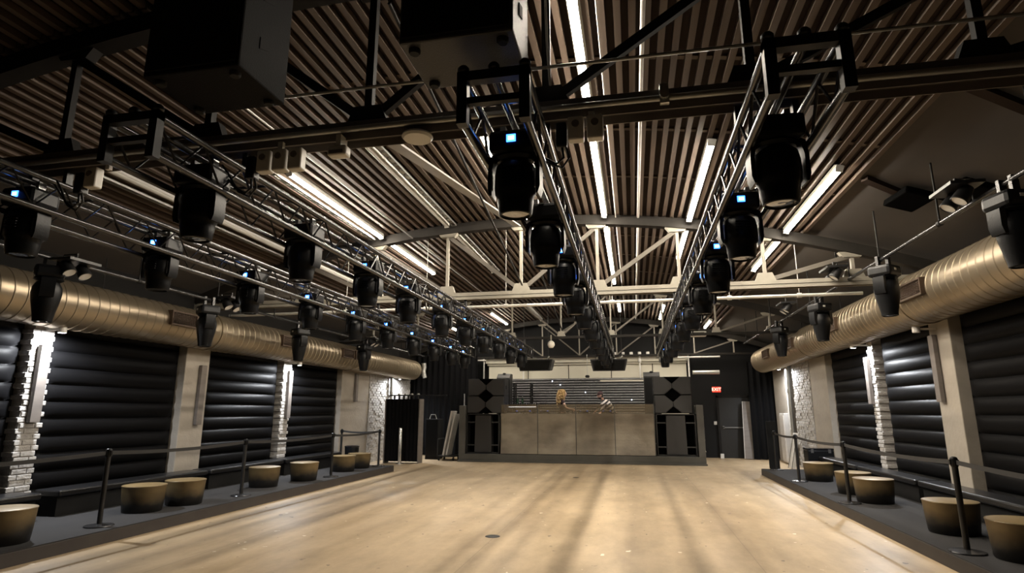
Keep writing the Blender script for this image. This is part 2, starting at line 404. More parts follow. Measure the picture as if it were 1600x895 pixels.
# ------------------------------------------------------------------ pier downlights
def downlight(x, y, z, s, label):
    t = thing('wall_downlight', (x,y,z), label, 'downlight', 'white downlights at the pier tops')
    MB().lathe([(0,.10),(.05,.10),(.055,.09),(.055,0),(.048,0),(.045,.02),(0,.02)], n=20).build('housing', M['white'], t)
    MB().lathe([(.0,.012),(.044,.012),(.044,.018),(0,.018)], n=20).build('lamp_face', M['spot_on'], t, 'glowing white lamp face')
    MB().box(min(-s*.0,-s*.28),max(-s*.0,-s*.28),-.015,.015,.04,.07).build('bracket', M['white'], t)
    l = bpy.data.lights.new('downlight_beam', 'SPOT'); l.energy = 420; l.color = (.93,.96,1); l.spot_size = math.radians(172); l.spot_blend = .6; l.shadow_soft_size = .045
    o = bpy.data.objects.new('downlight_beam', l); col.objects.link(o); o.location = (0,0,0); o.rotation_euler = (0, s*math.radians(16), 0); o.parent = t
    return t
for y, lab in ((7.0,'lit white downlight at the top of the nearest brick pier, left wall'),(13.32,'lit white downlight over the second brick pier on the left wall'),(19.85,'lit white downlight above white brick at far end of left wall')):
    downlight(XL+.50, y, 2.72, 1, lab)
for y, lab in ((13.26,'lit white downlight over the brick pier on the right wall'),(19.75,'lit white downlight by the pipes at the far right wall')):
    downlight(XR-.50, y, 2.88, -1, lab)
t = thing('wall_downlight', (XR-.50,10.45,2.84), 'unlit white downlight over the plain pier on the right wall', 'downlight', 'white downlights at the pier tops')
MB().lathe([(0,.10),(.05,.10),(.055,.09),(.055,0),(.048,0),(.045,.02),(0,.02)], n=20).build('housing', M['white'], t)
MB().box(0,.29,-.015,.015,.04,.07).build('bracket', M['white'], t)

# ------------------------------------------------------------------ ducts
def duct(x, z, r, y0, y1, grs, side, label, w=.62):
    t = thing('air_duct', (x,y0,z), label, 'air duct', 'round air ducts along the walls')
    s = 1 if side == 'L' else -1
    Lh = y1-y0; n = 48
    b = MB(); prof = []; y = 0
    vs = []; rings = []
    while y < Lh:
        rings += [(y, r), (min(y+.155,Lh), r), (min(y+.163,Lh), r+.008), (min(y+.172,Lh), r+.008)]; y += .18
    rings.append((Lh, r))
    for yy, rr in rings:
        for k in range(n):
            a = 2*PI*k/n; vs.append((rr*math.cos(a), yy, rr*math.sin(a)))
    for i in range(len(rings)-1):
        seam = rings[i][1] > r and rings[i+1][1] > r
        b.add([], []) 
    base = len(b.v); b.v += vs
    for i in range(len(rings)-1):
        mi = 1 if (rings[i][1] > r or rings[i+1][1] > r) else 0
        for k in range(n):
            a = i*n+k; c = i*n+(k+1) % n; b.f.append((base+a,base+c,base+c+n,base+a+n)); b.m.append(mi); b.sm.append(True)
    b.f.append(tuple(base+k for k in range(n))); b.m.append(0); b.sm.append(False)
    b.f.append(tuple(base+(len(rings)-1)*n+k for k in range(n))); b.m.append(0); b.sm.append(False)
    b.build('duct_tube', [M['duct'], M['seam']], t)
    for yy in (4.9, 11.0, 16.9):
        if yy < Lh: 
            q = MB()
            q.tube([(0,yy,0),(0,yy+.09,0)], r+.018, 40); q.build('joint_collar', M['duct'], t)
    for yg, zc in grs:
        yy = yg-y0; xo = s*(r*.92); ang = 0
        g = MB(); x0 = s*(r-.10); x1 = s*(r+.055)
        for a0,a1,b0,b1 in ((yy-w/2,yy+w/2,zc+.1,zc+.125),(yy-w/2,yy+w/2,zc-.125,zc-.1),(yy-w/2,yy-w/2+.025,zc-.1,zc+.1),(yy+w/2-.025,yy+w/2,zc-.1,zc+.1)):
            g.box(min(x0,x1),max(x0,x1),a0,a1,b0,b1)
        go = g.build('grille', M['grille'], t, 'brown rectangular grille')
        lv = MB(); x0 = s*(r-.02); x1 = s*(r+.035)
        for k in range(9):
            zz = zc-.09+.0225*k; lv.box(min(x0,x1),max(x0,x1),yy-w/2+.02,yy+w/2-.02,zz-.003,zz+.004)
        for k in range(14):
            yk = yy-w/2+.03+(w-.06)*k/13; lv.box(min(x0,x1),max(x0,x1),yk-.003,yk+.003,zc-.1,zc+.1)
        lv.box(min(s*(r-.05),s*(r-.02)),max(s*(r-.05),s*(r-.02)),yy-w/2+.02,yy+w/2-.02,zc-.1,zc+.1)
        lv.build('louvres', M['grille'], go)
    for yy in [2.5+3.05*k for k in range(7)]:
        if yy < Lh:
            MB().tube([(0,yy,r-.01),(0,yy,r+.5)], .008, 6).build('hanger_rod', M['steel_black'], t)
    return t
duct(-8.15, 3.14, .355, -1.0, 21.2, [(8.95,.06),(12.3,.05),(15.2,.05),(15.95,.05)], 'L', 'round spiral metal duct running along the left wall')
duct(4.5, 3.33, .395, -1.0, 21.9, [(9.5,.02),(13.2,.02),(16.6,.02),(19.4,.02)], 'R', 'round spiral metal duct running along the right wall', .8)
for x, y, z, lab in ((-7.75,21.3,3.05,'crumpled silver duct end by the black drapes, left side'),(4.25,22.1,3.0,'crumpled silver flexible duct end near the right back corner')):
    b = MB(); pts = []
    b.tube([(x,y,z+.35),(x+.02,y+.02,z+.2),(x-.01,y,z+.05),(x+.03,y,z-.1),(x+.05,y+.02,z-.2)], .085, 14)
    for k in range(8): b.tube([(x+.01*math.sin(k),y,z+.33-.065*k),(x+.01*math.sin(k),y,z+.345-.065*k)], .097, 14)
    tag(b.build('duct_end', M['conduit']), lab, 'duct')

# ------------------------------------------------------------------ roof trusses
def roof_truss(i, Y, label):
    t = thing('roof_truss', (0,Y,0), label, 'roof truss', 'steel bowstring roof trusses')
    mw = M['steel_black'] if i == 0 else M['steel_cream']; md = M['steel_black'] if i == 0 else M['steel_grey']  # near truss coloured black to stand in for its backlit shade
    ch = (.15,.13,.06,.06)[i]; pw = (.03,.026,.02,.02)[i]
    b = MB()
    b.box(XL,XR,-.075,-.065,3.60,3.60+ch).box(XL,XR,.065,.075,3.60,3.60+ch).box(XL,XR,-.075,.075,3.60+ch*.4,3.612+ch*.4)
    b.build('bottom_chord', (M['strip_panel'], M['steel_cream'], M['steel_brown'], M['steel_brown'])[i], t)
    b = MB()
    for k in range(40):
        xa, xb2 = xs[k], xs[k+1]
        b.bar((xa,0,arc(xa)+.02),(xb2,0,arc(xb2)+.02),.16,.17)
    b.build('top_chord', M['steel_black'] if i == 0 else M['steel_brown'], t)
    zc = 3.60+ch-.01
    for x in TXS:
        h = arc(x)-.06
        if h < 3.95: continue
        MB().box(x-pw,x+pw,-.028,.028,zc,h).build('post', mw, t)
        if i < 3:
            gw = .17 if i < 2 else .12
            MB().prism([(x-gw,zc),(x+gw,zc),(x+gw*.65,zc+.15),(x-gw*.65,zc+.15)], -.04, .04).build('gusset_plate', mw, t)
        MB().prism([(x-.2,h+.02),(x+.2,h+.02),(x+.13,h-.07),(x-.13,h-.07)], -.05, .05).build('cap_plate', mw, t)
    for a, c in zip(TXS[:-1], TXS[1:]):
        if a >= -1.95: p, q = (a, zc+.02), (c, arc(c)-.1)
        else: p, q = (c, zc+.02), (a, arc(a)-.1)
        if q[1] < 3.9: continue
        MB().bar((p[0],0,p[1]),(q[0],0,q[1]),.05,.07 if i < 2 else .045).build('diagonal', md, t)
    return t
labs = ['black near roof truss crossing overhead behind the hung speakers','cream roof truss across mid room above the trusses','cream roof truss behind the mid-room one, above trusses ends','farthest cream roof truss, close above the off-white stage wall']
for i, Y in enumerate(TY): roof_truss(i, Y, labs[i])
# sway braces along the centre line
for i, (a, c, lab) in enumerate(((0,1,'cream flat brace rising from near truss to mid-room truss'),(1,2,'cream flat brace rising from mid-room truss to the next'),(2,3,'cream flat brace rising to the farthest roof truss'))):
    o = MB().bar((-1.93,TY[a]+.15,3.78),(-1.93,TY[c]-.2,4.90),.12,.02).build('sway_brace', M['steel_cream']); tag(o, lab, 'brace', 'centre-line roof braces')
for i, (a, c, lab) in enumerate(((0,1,'thin steel rod sloping down from near truss to mid-room truss'),(1,2,'thin steel rod sloping down from mid-room truss beyond'),)):
    o = MB().tube([(-1.85,TY[a]+.15,4.92),(-1.85,TY[c]-.2,3.80)],.016,8).build('brace_rod', M['steel_black']); tag(o, lab, 'rod', 'centre-line brace rods')
# horizontal pipes on the trusses
def pipe(pts, r, m, label, name='pipe', cat='pipe', group=None, clamps=()):
    b = MB().tube(pts, r, 12)
    for c in clamps: b.tube([(c[0]-.03,c[1],c[2]),(c[0]+.03,c[1],c[2])], r+.012, 12).box(c[0]-.012,c[0]+.012,c[1]-.012,c[1]+.012,c[2],c[2]+.12)
    return tag(b.build(name, m), label, cat, group)
b = MB().tube([(XL+.35,10.75,3.57),(3.9,10.75,3.57)], .028, 12)
for x in (-5.6,-3.9,-2.3,-.3,1.75,2.9): b.tube([(x-.035,10.75,3.57),(x+.035,10.75,3.57)], .042, 12).tube([(x,10.75,3.57),(x,10.75,arc(x)+.11)], .006, 6)
tag(b.build('pipe', M['white']), 'white pipe slung just beyond the cream mid-room roof truss', 'pipe')
pipe([(XL+.3,TY[0]-.11,3.62),(-4,TY[0]-.11,3.66),(-1.5,TY[0]-.11,3.67),(1.6,TY[0]-.11,3.66),(XR-.2,TY[0]-.11,3.63)], .022, M['conduit'], 'grey conduit running along the near black roof truss', 'conduit', 'conduit')
pipe([(-3.1,TY[0]-.13,3.98),(-1.9,TY[0]-.13,3.985),(2.4,TY[0]-.13,3.97),(4.2,TY[0]-.13,3.95)], .012, M['conduit'], 'thin grey rod crossing above the near roof truss chord', 'tie_rod', 'rod')
pipe([(.22,-1.5,4.97),(.22,22,4.97)], .022, M['white'], 'white conduit along the ceiling slats right of the long strip light', 'conduit', 'conduit')
pipe([(-.17,-1.5,4.99),(-.17,22,4.99)], .008, M['white'], 'thin white cable along the ceiling beside the long strip light', 'cable', 'cable')
pipe([(-.50,3.35,4.95),(-.50,3.6,4.85),(-.5,3.72,4.2),(-.48,3.72,3.85)], .009, M['white'], 'thin white cable dropping down a post of the near roof truss', 'cable', 'cable')
pipe([(-4.0,4.2,4.83),(-3.98,16,4.83)], .014, M['conduit'], 'grey ceiling conduit left of the unlit strip light', 'conduit', 'conduit')

# ------------------------------------------------------------------ strip lights
def strip(x, y0, y1, on, label, dz=.03):
    z = arc(x)+dz; t = thing('strip_light', (x,y0,z), label, 'strip light', 'strip lights along the slatted ceiling')
    sl = math.atan(-.054*(x-CX)); R = Matrix.Rotation(-sl, 4, 'Y')
    Lh = y1-y0
    MB().box(-.045,.045,0,Lh,.025,.075).box(-.06,.06,.02,Lh-.02,.072,.08).xf(R).build('housing', M['white'], t)
    b = MB(); n = 10; vs = []; fs = []
    for y in (.02, Lh-.02):
        for k in range(n+1):
            a = PI*k/n; vs.append((-.036*math.cos(a), y, .026-.034*math.sin(a)))
    for k in range(n): fs.append((k,k+1,k+n+2,k+n+1))
    fs += [tuple(range(n,-1,-1)), tuple(range(n+1,2*n+2))]
    b.add(vs, fs, 0, True).xf(R).build('diffuser', M['tube_on'] if on else M['tube_off'], t, 'glowing white diffuser' if on else None)
    for y in (.01, Lh-.03):
        MB().box(-.042,.042,y-.008,y+.015,-.012,.07).xf(R).build('end_cap', M['white'], t)
    n = max(2, int(Lh/1.6))
    for k in range(n):
        y = Lh*(k+.5)/n; MB().tube([(0,y,.07),(0,y,.16)], .006, 6).build('hanger', M['conduit'], t)
    return t
strip(-.37, 4.2, 10.05, True, 'long lit strip light between centre truss and white conduit, mid bay')
strip(-.37, 10.32, 15.7, True, 'lit strip light beyond the mid-room truss, left of white conduit')
strip(1.07, 7.0, 10.05, True, 'lit strip light just left of the right overhead truss')
strip(1.07, 10.32, 12.6, True, 'short lit strip light beyond mid-room truss beside right truss')
strip(2.6, 7.4, 10.05, True, 'lit strip light farthest right along the slat edge')
strip(2.6, 10.32, 12.8, True, 'short lit strip light at the slat edge beyond mid-room truss')
strip(-1.75, 6.3, 10.05, True, 'lit strip light half hidden behind the centre truss')
strip(-1.75, 10.32, 13.5, True, 'lit strip light behind centre truss heads beyond mid-room truss')
strip(-4.58, 6.9, 10.05, True, 'lit strip light above the second truss from the left')
strip(-4.58, 10.32, 13.1, True, 'lit strip light continuing beyond mid-room truss on the left')
strip(-.33, 18.3, 20.3, True, 'short lit strip light in the far bay left of white conduit')
strip(1.05, 18.2, 19.6, True, 'nearer short lit strip light in the far bay by right truss')
strip(1.05, 19.9, 21.2, True, 'farther short lit strip light in the far bay by right truss')
strip(2.6, 19.9, 21.6, True, 'lit strip light in the far bay at the right slat edge')
strip(-4.58, 18.9, 21.6, True, 'lit strip light in the far bay over the truss end')
strip(-6.25, 18.9, 20.8, True, 'small lit strip light in the far bay, leftmost')
strip(-3.28, 6.5, 10.05, False, 'unlit white strip light between the left and centre trusses')
strip(-3.28, 10.32, 13.8, False, 'unlit white strip light beyond mid-room truss, left of centre')
strip(-3.28, 18.4, 21.8, False, 'unlit white strip light in the far bay left of centre')
strip(-6.25, 5.2, 10.05, False, 'unlit pale strip light above the leftmost truss, mid bay')
strip(-6.25, 10.32, 13.2, False, 'unlit pale strip light above the leftmost truss beyond mid-room')
# wire baskets beside the unlit strips
def basket(x, y0, y1, label):
    b = MB(); z = arc(x)+.04
    for dx in (-.04,.04): b.bar((x+dx,y0,z),(x+dx,y1,z),.008,.03)
    y = y0
    while y < y1:
        b.box(x-.044,x+.044,y,y+.012,z-.012,z-.004); 
        if random.random() < .5: b.box(x-.03,x+.03,y+.03,y+.13,z-.006,z+.03)
        y += .2
    return tag(b.build('cable_tray', M['conduit']), label, 'cable tray', 'white cable trays on the ceiling')
basket(-3.13, 6.6, 10.0, 'white cable tray beside the unlit strip light, mid bay')
basket(-3.13, 10.4, 13.6, 'white cable tray beside the unlit strip light beyond mid-room truss')
basket(-4.74, 6.2, 10.0, 'white cable tray beside the lit strip light on the left')
basket(-6.42, 5.3, 10.0, 'pale cable tray above the leftmost overhead truss')

# ------------------------------------------------------------------ lighting trusses
ZT, ZB, HW = 3.47, 3.21, .18
def lighting_truss(x, y0, y1, label):
    t = thing('lighting_truss', (x,y0,ZB), label, 'lighting truss', 'black box trusses overhead')
    Lh = y1-y0; H = ZT-ZB
    for dx in (-HW, HW):
        for z in (0, H):
            MB().tube([(dx,0,z),(dx,Lh,z)], .027, 10).build('chord', M['truss'], t)
    MB().tube([(0,.02,H),(0,Lh-.02,H)], .024, 10).build('centre_tube', M['truss'], t)
    p = .42; n = int(Lh/p); p = Lh/n
    for dx in (-HW, HW):
        pts = []
        for k in range(n): pts += [(dx,k*p,H),(dx,(k+.5)*p,0)]
        MB().tube(pts+[(dx,Lh,H)], .0105, 6).build('side_lacing', M['truss'], t)
    for k in range(int(Lh/.92)+1):
        y = min(k*.92+.3, Lh); b = MB()
        b.tube([(-HW,y,H),(HW,y,H)], .012, 6, cap=False)
        if k % 2: b.tube([(-HW,y,H),(HW,min(y+.46,Lh),H)], .009, 6, cap=False)
        b.build('cross_bar', M['truss'], t)
    for y in (0, Lh):
        f = MB().box(-HW-.03,HW+.03,y-.03,y+.03,H-.03,H+.03).box(-HW-.03,-HW+.03,y-.03,y+.03,-.03,H+.03).box(HW-.03,HW+.03,y-.03,y+.03,-.03,H+.03)
        f.box(-HW,HW,y-.02,y+.02,H*.35,H*.35+.04)
        f.build('end_frame', M['black'], t)
    for dx in (-HW, 0, HW):
        MB().lathe([(0,.05),(.022,.05),(.034,.035),(.034,.015),(.02,0),(0,0)], n=14).xf(Matrix.Translation((dx,0,H+.028))).build('corner_knob', M['black'], t)
    for yy in (TY[1]-y0, TY[2]-y0, TY[0]-y0+.02):
        if 0 < yy < Lh:
            for dx in (-HW, HW):
                MB().box(dx-.02,dx+.02,yy-.03,yy+.03,H+.02,3.61-ZB).build('hanging_clamp', M['black'], t)
    return t
trs = [(-4.83,2.95,17.2,'leftmost black box truss hung with moving head lights'),
       (-3.12,2.95,17.5,'second black box truss from the left with moving heads'),
       (-.70,2.93,18.0,'black box truss left of centre aisle ending over booth'),
       (.95,2.95,18.3,'rightmost black box truss beside the lit slat ceiling')]
for x,y0,y1,l in trs: lighting_truss(x,y0,y1,l)

# ------------------------------------------------------------------ moving heads
def moving_head_proto():
    t = thing('moving_head_light', (0,0,0), '', 'moving head light', 'moving head lights in the overhead trusses')
    # origin: underside of the centre tube
    b = MB()
    for dx in (-.08,.08): b.box(dx-.018,dx+.018,-.03,.03,-.05,.02).tube([(dx,-.035,-.02),(dx,.035,-.02)],.012,8)
    b.box(-.09,.09,-.02,.02,-.055,-.045)
    b.build('clamp', M['clampm'], t)
    MB().bbox(-.155,.155,-.13,.13,-.20,-.05,.03).build('base', M['plastic'], t)
    d = MB().box(-.030,.030,-.136,-.128,-.145,-.095).build('display', M['display'], t, 'small glowing blue display')
    MB().box(-.018,.020,-.1385,-.136,-.134,-.108).build('readout', M['display2'], d)
    y = MB()
    for s in (-1,1):
        y.prism([(s*.12,-.19),(s*.160,-.21),(s*.172,-.30),(s*.172,-.43),(s*.158,-.475),(s*.146,-.475),(s*.146,-.30)], -.06, .06)
    y.lathe([(.0,-.195),(.13,-.195),(.14,-.215),(.12,-.235),(0,-.235)], n=24, sy=.8)
    y.build('yoke', M['plastic'], t)
    h = MB().lathe([(0,-.243),(.10,-.247),(.125,-.27),(.136,-.33),(.138,-.41),(.134,-.46),(.122,-.475),(.118,-.52),(.110,-.585),(.104,-.60),(.096,-.604),(.092,-.592),(0,-.585)], n=36, sy=.95)
    for k in range(5): h.box(-.06,.06,-.134,-.118,-.31-.022*k,-.303-.022*k)
    ho = h.build('head', M['plastic'], t)
    MB().lathe([(0,-.594),(.05,-.597),(.09,-.592)], n=28).build('lens', M['lens'], ho)
    for s in (-1,1): MB().box(s*.1415-.0035,s*.1415+.0035,-.066,-.056,-.44,-.31).build('side_trim', M['clampm'], ho, 'bright side trim')
    return t
mh = moving_head_proto(); first = True
ordn = ['first','second','third','fourth','fifth','sixth','seventh','eighth','ninth','tenth','eleventh']
HY = {0:[3.72,5.14,6.65,8.15,9.69,11.1,12.55,14.0,15.45,16.7],
      1:[3.61,5.04,6.5,7.84,9.4,10.85,12.3,13.75,15.2,16.6],
      2:[3.55,4.95,6.3,7.62,9.0,10.5,11.9,13.3,14.8,16.3,17.5],
      3:[3.67,5.01,6.46,7.9,9.46,11.0,12.6,14.2,15.8,17.4]}
tn = ['leftmost truss','second truss from the left','truss left of the centre aisle','rightmost truss']
rnd = random.Random(3)
nodisp = {(0,0):0,(1,0):1,(1,1):1,(2,1):1,(3,0):1}
for ti, ys in HY.items():
    for k, y in enumerate(ys):
        loc = (trs[ti][0]+rnd.uniform(-.01,.01), y, ZT-.026)
        lab = f'{ordn[k]} moving head from the near end of the {tn[ti]}'
        if k == len(ys)-1: lab = f'moving head at the far end of the {tn[ti]}'
        if k == 0: lab = f'moving head nearest the camera on the {tn[ti]}'
        rz = rnd.uniform(-.07,.07) if (ti, k) not in ((2,0),(3,1),(3,2),(2,2)) else rnd.uniform(-.06,.06)
        if (ti,k) in ((1,0),(1,1),(2,1),(3,0)): rz = PI + rnd.uniform(-.06,.06)   # its display faces away
        if first: mh.location = loc; mh['label'] = lab; mh.rotation_euler = (0,0,rz); first = False
        else: dup(mh, loc, lab, rz)

# ------------------------------------------------------------------ side rails with beam heads and twin spots
def rail(x, z, y0, y1, label):
    t = thing('lighting_rail', (x,y0,z), label, 'lighting rail', 'pipe rails along the ducts')
    MB().tube([(0,0,0),(0,y1-y0,0)], .026, 12).build('pipe', M['truss'], t)
    y = 1.1
    while y < y1-y0:
        top = arc(x)+.2
        b = MB().tube([(0,y,.0),(0,y,top-z)], .012, 8).tube([(0,y-.03,0),(0,y+.03,0)], .034, 12)
        b.build('drop_rod', M['steel_black'], t); y += 1.7
    return t
XRL, ZRL, XRR, ZRR = -7.1, 3.49, 3.5, 3.69
rail(XRL, ZRL, 1.0, 19.5, 'long dark pipe rail hung in front of the left duct')
rail(XRR, ZRR, 1.0, 19.5, 'long dark pipe rail hung in front of the right duct')
def beam_head_proto():
    t = thing('beam_light', (0,0,0), '', 'moving head light', 'moving head lights on the side rails')
    b = MB().box(-.03,.03,-.07,-.04,-.09,.035).box(-.03,.03,.04,.07,-.09,.035)
    b.box(-.03,.03,-.07,.07,-.095,-.082)
    b.build('clamp', M['truss'], t)
    MB().bbox(-.135,.135,-.13,.13,-.22,-.09,.035).build('base', M['plastic'], t)
    MB().box(-.045,-.01,-.136,-.128,-.16,-.135).build('label_plate', M['lens_pale'], t, 'small white label plate')
    y = MB()
    for s in (-1,1): y.prism([(s*.11,-.21),(s*.155,-.23),(s*.158,-.36),(s*.14,-.42),(s*.115,-.42),(s*.108,-.3)], -.06, .06)
    y.lathe([(0,-.21),(.12,-.21),(.13,-.23),(.1,-.25),(0,-.25)], n=24)
    y.build('yoke', M['plastic'], t)
    h = MB().lathe([(0,-.25),(.10,-.26),(.125,-.31),(.13,-.37),(.118,-.46),(.098,-.56),(.085,-.63),(.083,-.66),(.072,-.665),(.07,-.655),(0,-.65)], n=32)
    ho = h.build('head', M['plastic'], t)
    MB().lathe([(0,-.655),(.04,-.66),(.07,-.655)], n=24).build('lens', M['lens'], ho)
    return t
bh = beam_head_proto(); first = True
done = set()
for o in [c for c in bh.children] + [g for c in bh.children for g in c.children]:
    for v in o.data.vertices: v.co = (v.co.x*1.22, v.co.y*1.22, v.co.z*1.22)
for side, X, Z, ys in (('left', XRL, ZRL, [2.6,5.85,8.7,11.6,14.8]), ('right', XRR, ZRR, [3.0,5.95,8.8,11.75,14.9])):
    for k, y in enumerate(ys):
        lab = [f'tapered moving head on the {side} rail just outside the picture', f'big tapered moving head nearest the camera on the {side} rail', f'tapered moving head on the {side} rail, second along', f'tapered moving head on the {side} rail, third along', f'tapered moving head on the {side} rail, farthest along'][k]
        rz = rnd.uniform(-.3,.3) + (0.5 if side == 'right' else -.4)
        if first: bh.location = (X,y,Z-.0); bh['label'] = lab; bh.rotation_euler = (0,0,rz); first = False
        else: dup(bh, (X,y,Z), lab, rz)
def twin_proto():
    t = thing('twin_spotlight', (0,0,0), '', 'twin spotlight', 'twin spotlights by the side rails')
    MB().box(-.12,.12,-.17,.17,.06,.085).tube([(0,0,.085),(0,0,.16)],.012,8).build('mounting_plate', M['black'], t)
    for s in (-1,1):
        l = MB().lathe([(0,.065),(.045,.06),(.055,.0),(.062,-.07),(.056,-.075),(.05,-.06),(0,-.05)], n=20).xf(Matrix.Translation((0,s*.085,0)) @ Matrix.Rotation(.6,4,'Y')).build('lamp', M['black'], t)
        MB().lathe([(0,-.066),(.03,-.07),(.054,-.068),(.054,-.06),(0,-.055)], n=20).xf(Matrix.Translation((0,s*.085,0)) @ Matrix.Rotation(.6,4,'Y')).build('lens', M['lens_pale'], l, 'pale round lens')
    return t
tw = twin_proto(); first = True
for o in [c for c in tw.children] + [g for c in tw.children for g in c.children]:
    for v in o.data.vertices: v.co = (v.co.x*1.3, v.co.y*1.3, .16+(v.co.z-.16)*1.3)
for X, Y, Z, lab, rz in ((3.36,6.5,3.80,'twin spotlight with pale lenses nearest on the right rail',0),(3.28,10.1,3.82,'twin spotlight with pale lenses further along the right rail',0),(3.28,13.2,3.8,'small twin spotlight farthest along the right rail',0),
                     (-6.9,6.0,3.42,'twin spotlight with pale lenses nearest on the left rail',PI),(-6.9,9.0,3.5,'twin spotlight with a white plate on the left rail',PI),(-6.9,14.9,3.5,'small twin spotlight far along the left rail',PI)):
    if first: tw.location = (X,Y,Z); tw['label'] = lab; first = False
    else: dup(tw, (X,Y,Z), lab, rz)
# brackets that carry the twin spots are part of the pipes: short arms
for k, (X, Xr, Y, Z, Zr, lab) in enumerate(((3.36,XRR,6.5,3.95,ZRR,'short black arm over the nearest right twin spotlight'),(3.28,XRR,10.1,3.97,ZRR,'short black arm over the second right twin spotlight'),(3.28,XRR,13.2,3.95,ZRR,'short black arm over the farthest right twin spotlight'),
        (-6.9,XRL,6.0,3.57,ZRL,'short black arm over the nearest left twin spotlight'),(-6.9,XRL,9.0,3.65,ZRL,'short black arm over the second left twin spotlight'),(-6.9,XRL,14.9,3.65,ZRL,'short black arm over the farthest left twin spotlight'))):
    tag(MB().tube([(X,Y,Z),(Xr,Y,Z),(Xr,Y,Zr)], .011, 8).build('mount_arm', M['black']), lab, 'bracket', 'arms carrying the twin spotlights')

# ------------------------------------------------------------------ big hung speakers by the camera
def hung_speaker(x0, x1, y0, y1, z0, z1, label, paint='hung_paint'):
    t = thing('hanging_speaker', ((x0+x1)/2,(y0+y1)/2,z0), label, 'loudspeaker', 'large loudspeakers hung near the camera')
    w = (x1-x0)/2; d = (y1-y0)/2; H = z1-z0
    MB().bbox(-w,w,-d,d,.0,H,.012).build('cabinet', M[paint], t)
    MB().box(-w+.02,w-.02,-d-.012,-d,.03,H-.03).build('front_grille', M['matte'], t)
    for dx in (-w+.07, w-.07):
        for dy in (-d+.07, d-.07):
            MB().lathe([(0,-.028),(.026,-.028),(.034,-.018),(.034,0),(0,0)], n=20).xf(Matrix.Translation((dx,dy,0))).build('foot', M['rubber'], t)
    for zz in (.28, .62):
        for s in (-1,1):
            q = MB().prism([(-.07,zz-.06),(.03,zz-.02),(.03,zz+.06),(-.07,zz+.02)], s*(w+.001)-.004, s*(w+.001)+.004, 'x'); q.build('handle_recess', M['matte'], t)
    for dx in (-w*.8, w*.8):
        MB().tube([(dx,0,H-.02),(dx,0,arc((x0+x1)/2)+.15-z0)], .012, 8).build('hanging_cable', M['steel_black'], t)
    return t
hung_speaker(-1.21,-.555,2.75,3.24,3.62,4.82,'large black speaker hung directly above the centre truss end', 'cabinet_grey')  # paler paint than its twin puts the stronger light into the colour
hung_speaker(-2.86,-2.2,2.72,3.2,3.60,4.72,'large unlit black speaker hung at upper left of the picture')
def monitor(x0, x1, y, z0, z1, label):
    t = thing('hanging_monitor_speaker', ((x0+x1)/2,y,z0), label, 'loudspeaker', 'black wedge speakers hung over the booth')
    w = (x1-x0)/2; H = z1-z0
    b = MB(); f = .85
    vs = [(-w*f,-.3,0),(w*f,-.3,0),(w*f,.25,.05),(-w*f,.25,.05),(-w,-.3,H),(w,-.3,H),(w,.3,H),(-w,.3,H)]
    b.add(vs, [(0,3,2,1),(4,5,6,7),(0,1,5,4),(1,2,6,5),(2,3,7,6),(3,0,4,7)]).build('cabinet', M['cabinet'], t)
    b = MB(); vs = [(-w*f+.04,-.302,.03),(w*f-.04,-.302,.03),(w-.06,-.302,H-.04),(-w+.06,-.302,H-.04)]; vs += [(v[0],-.318,v[2]) for v in vs]
    b.add(vs, [(0,1,2,3),(4,7,6,5),(0,4,5,1),(1,5,6,2),(2,6,7,3),(3,7,4,0)]).build('front_grille', M['matte'], t)
    for dx in (-w*.7, w*.7): MB().tube([(dx,0,H-.01),(dx,0,arc((x0+x1)/2)+.15-z0)], .01, 6).build('hanging_cable', M['steel_black'], t)
    MB().bar((-w*.5,0,H+.1),(w*.4,0,H+.03),.08,.03).bar((w*.6,0,H+.02),(w*.75,0,H+.12),.06,.03).build('top_bracket', M['conduit'], t)
    return t
monitor(-3.47,-2.37,18.2,2.82,3.17,'black wedge speaker hung left over the booth')
monitor(-1.24,-.12,18.35,2.80,3.16,'black wedge speaker hung at truss end over the booth centre')

# ------------------------------------------------------------------ small fittings on the near roof truss
def power_box(x, y, z, label, n=2):
    t = thing('power_outlet_box', (x,y,z), label, 'outlet box', 'cream outlet boxes under the near roof truss')
    for k in range(n):
        o = MB().bbox(-.16+.13*k,-.05+.13*k,-.05,.03,-.08,.09,.012).build('outlet', M['white_plastic'], t)
        MB().lathe([(0,0),(.024,0),(.026,.012),(0,.012)], n=14).xf(Matrix.Translation((-.105+.13*k,-.05,0.03)) @ Matrix.Rotation(PI/2,4,'X')).build('socket', M['strip_panel'], o)
    MB().bbox(-.24,-.165,-.06,.02,-.13,.05,.012).build('plug', M['black'], t)
    MB().tube([(-.2,-.03,-.12),(-.19,-.03,-.2),(-.24,-.03,-.24),(-.33,-.02,-.18),(-.42,0,-.06),(-.5,.02,.03)], .009, 8).tube([(-.18,-.03,-.1),(-.15,-.03,-.2),(-.2,-.03,-.27),(-.3,-.02,-.22),(-.42,0,-.1),(-.52,.02,.0)], .008, 8).build('cable_loop', M['black'], t)
    MB().box(-.02,.02,.0,.03,.08,z and 3.61-z).build('bracket', M['white_plastic'], t)
    return t
power_box(-.20,3.70,3.47,'cream double outlet box with black plug beside the centre truss')
power_box(-2.55,3.70,3.44,'cream triple outlet box with plugs above second truss from left',3)
power_box(-4.10,3.70,3.44,'cream outlet box at the upper left near the leftmost truss',1)
t = tag(MB().lathe([(0,0),(.10,.004),(.115,.02),(.11,.035),(0,.04)], n=32).build('disc_antenna', M['white_plastic']), 'flat white disc fixed under the near roof truss', 'disc antenna'); t.location = (-1.48,3.78,3.56)
t = thing('ceiling_sensor', (-2.06,3.70,3.5), 'small white boxy sensor under the near roof truss', 'sensor')
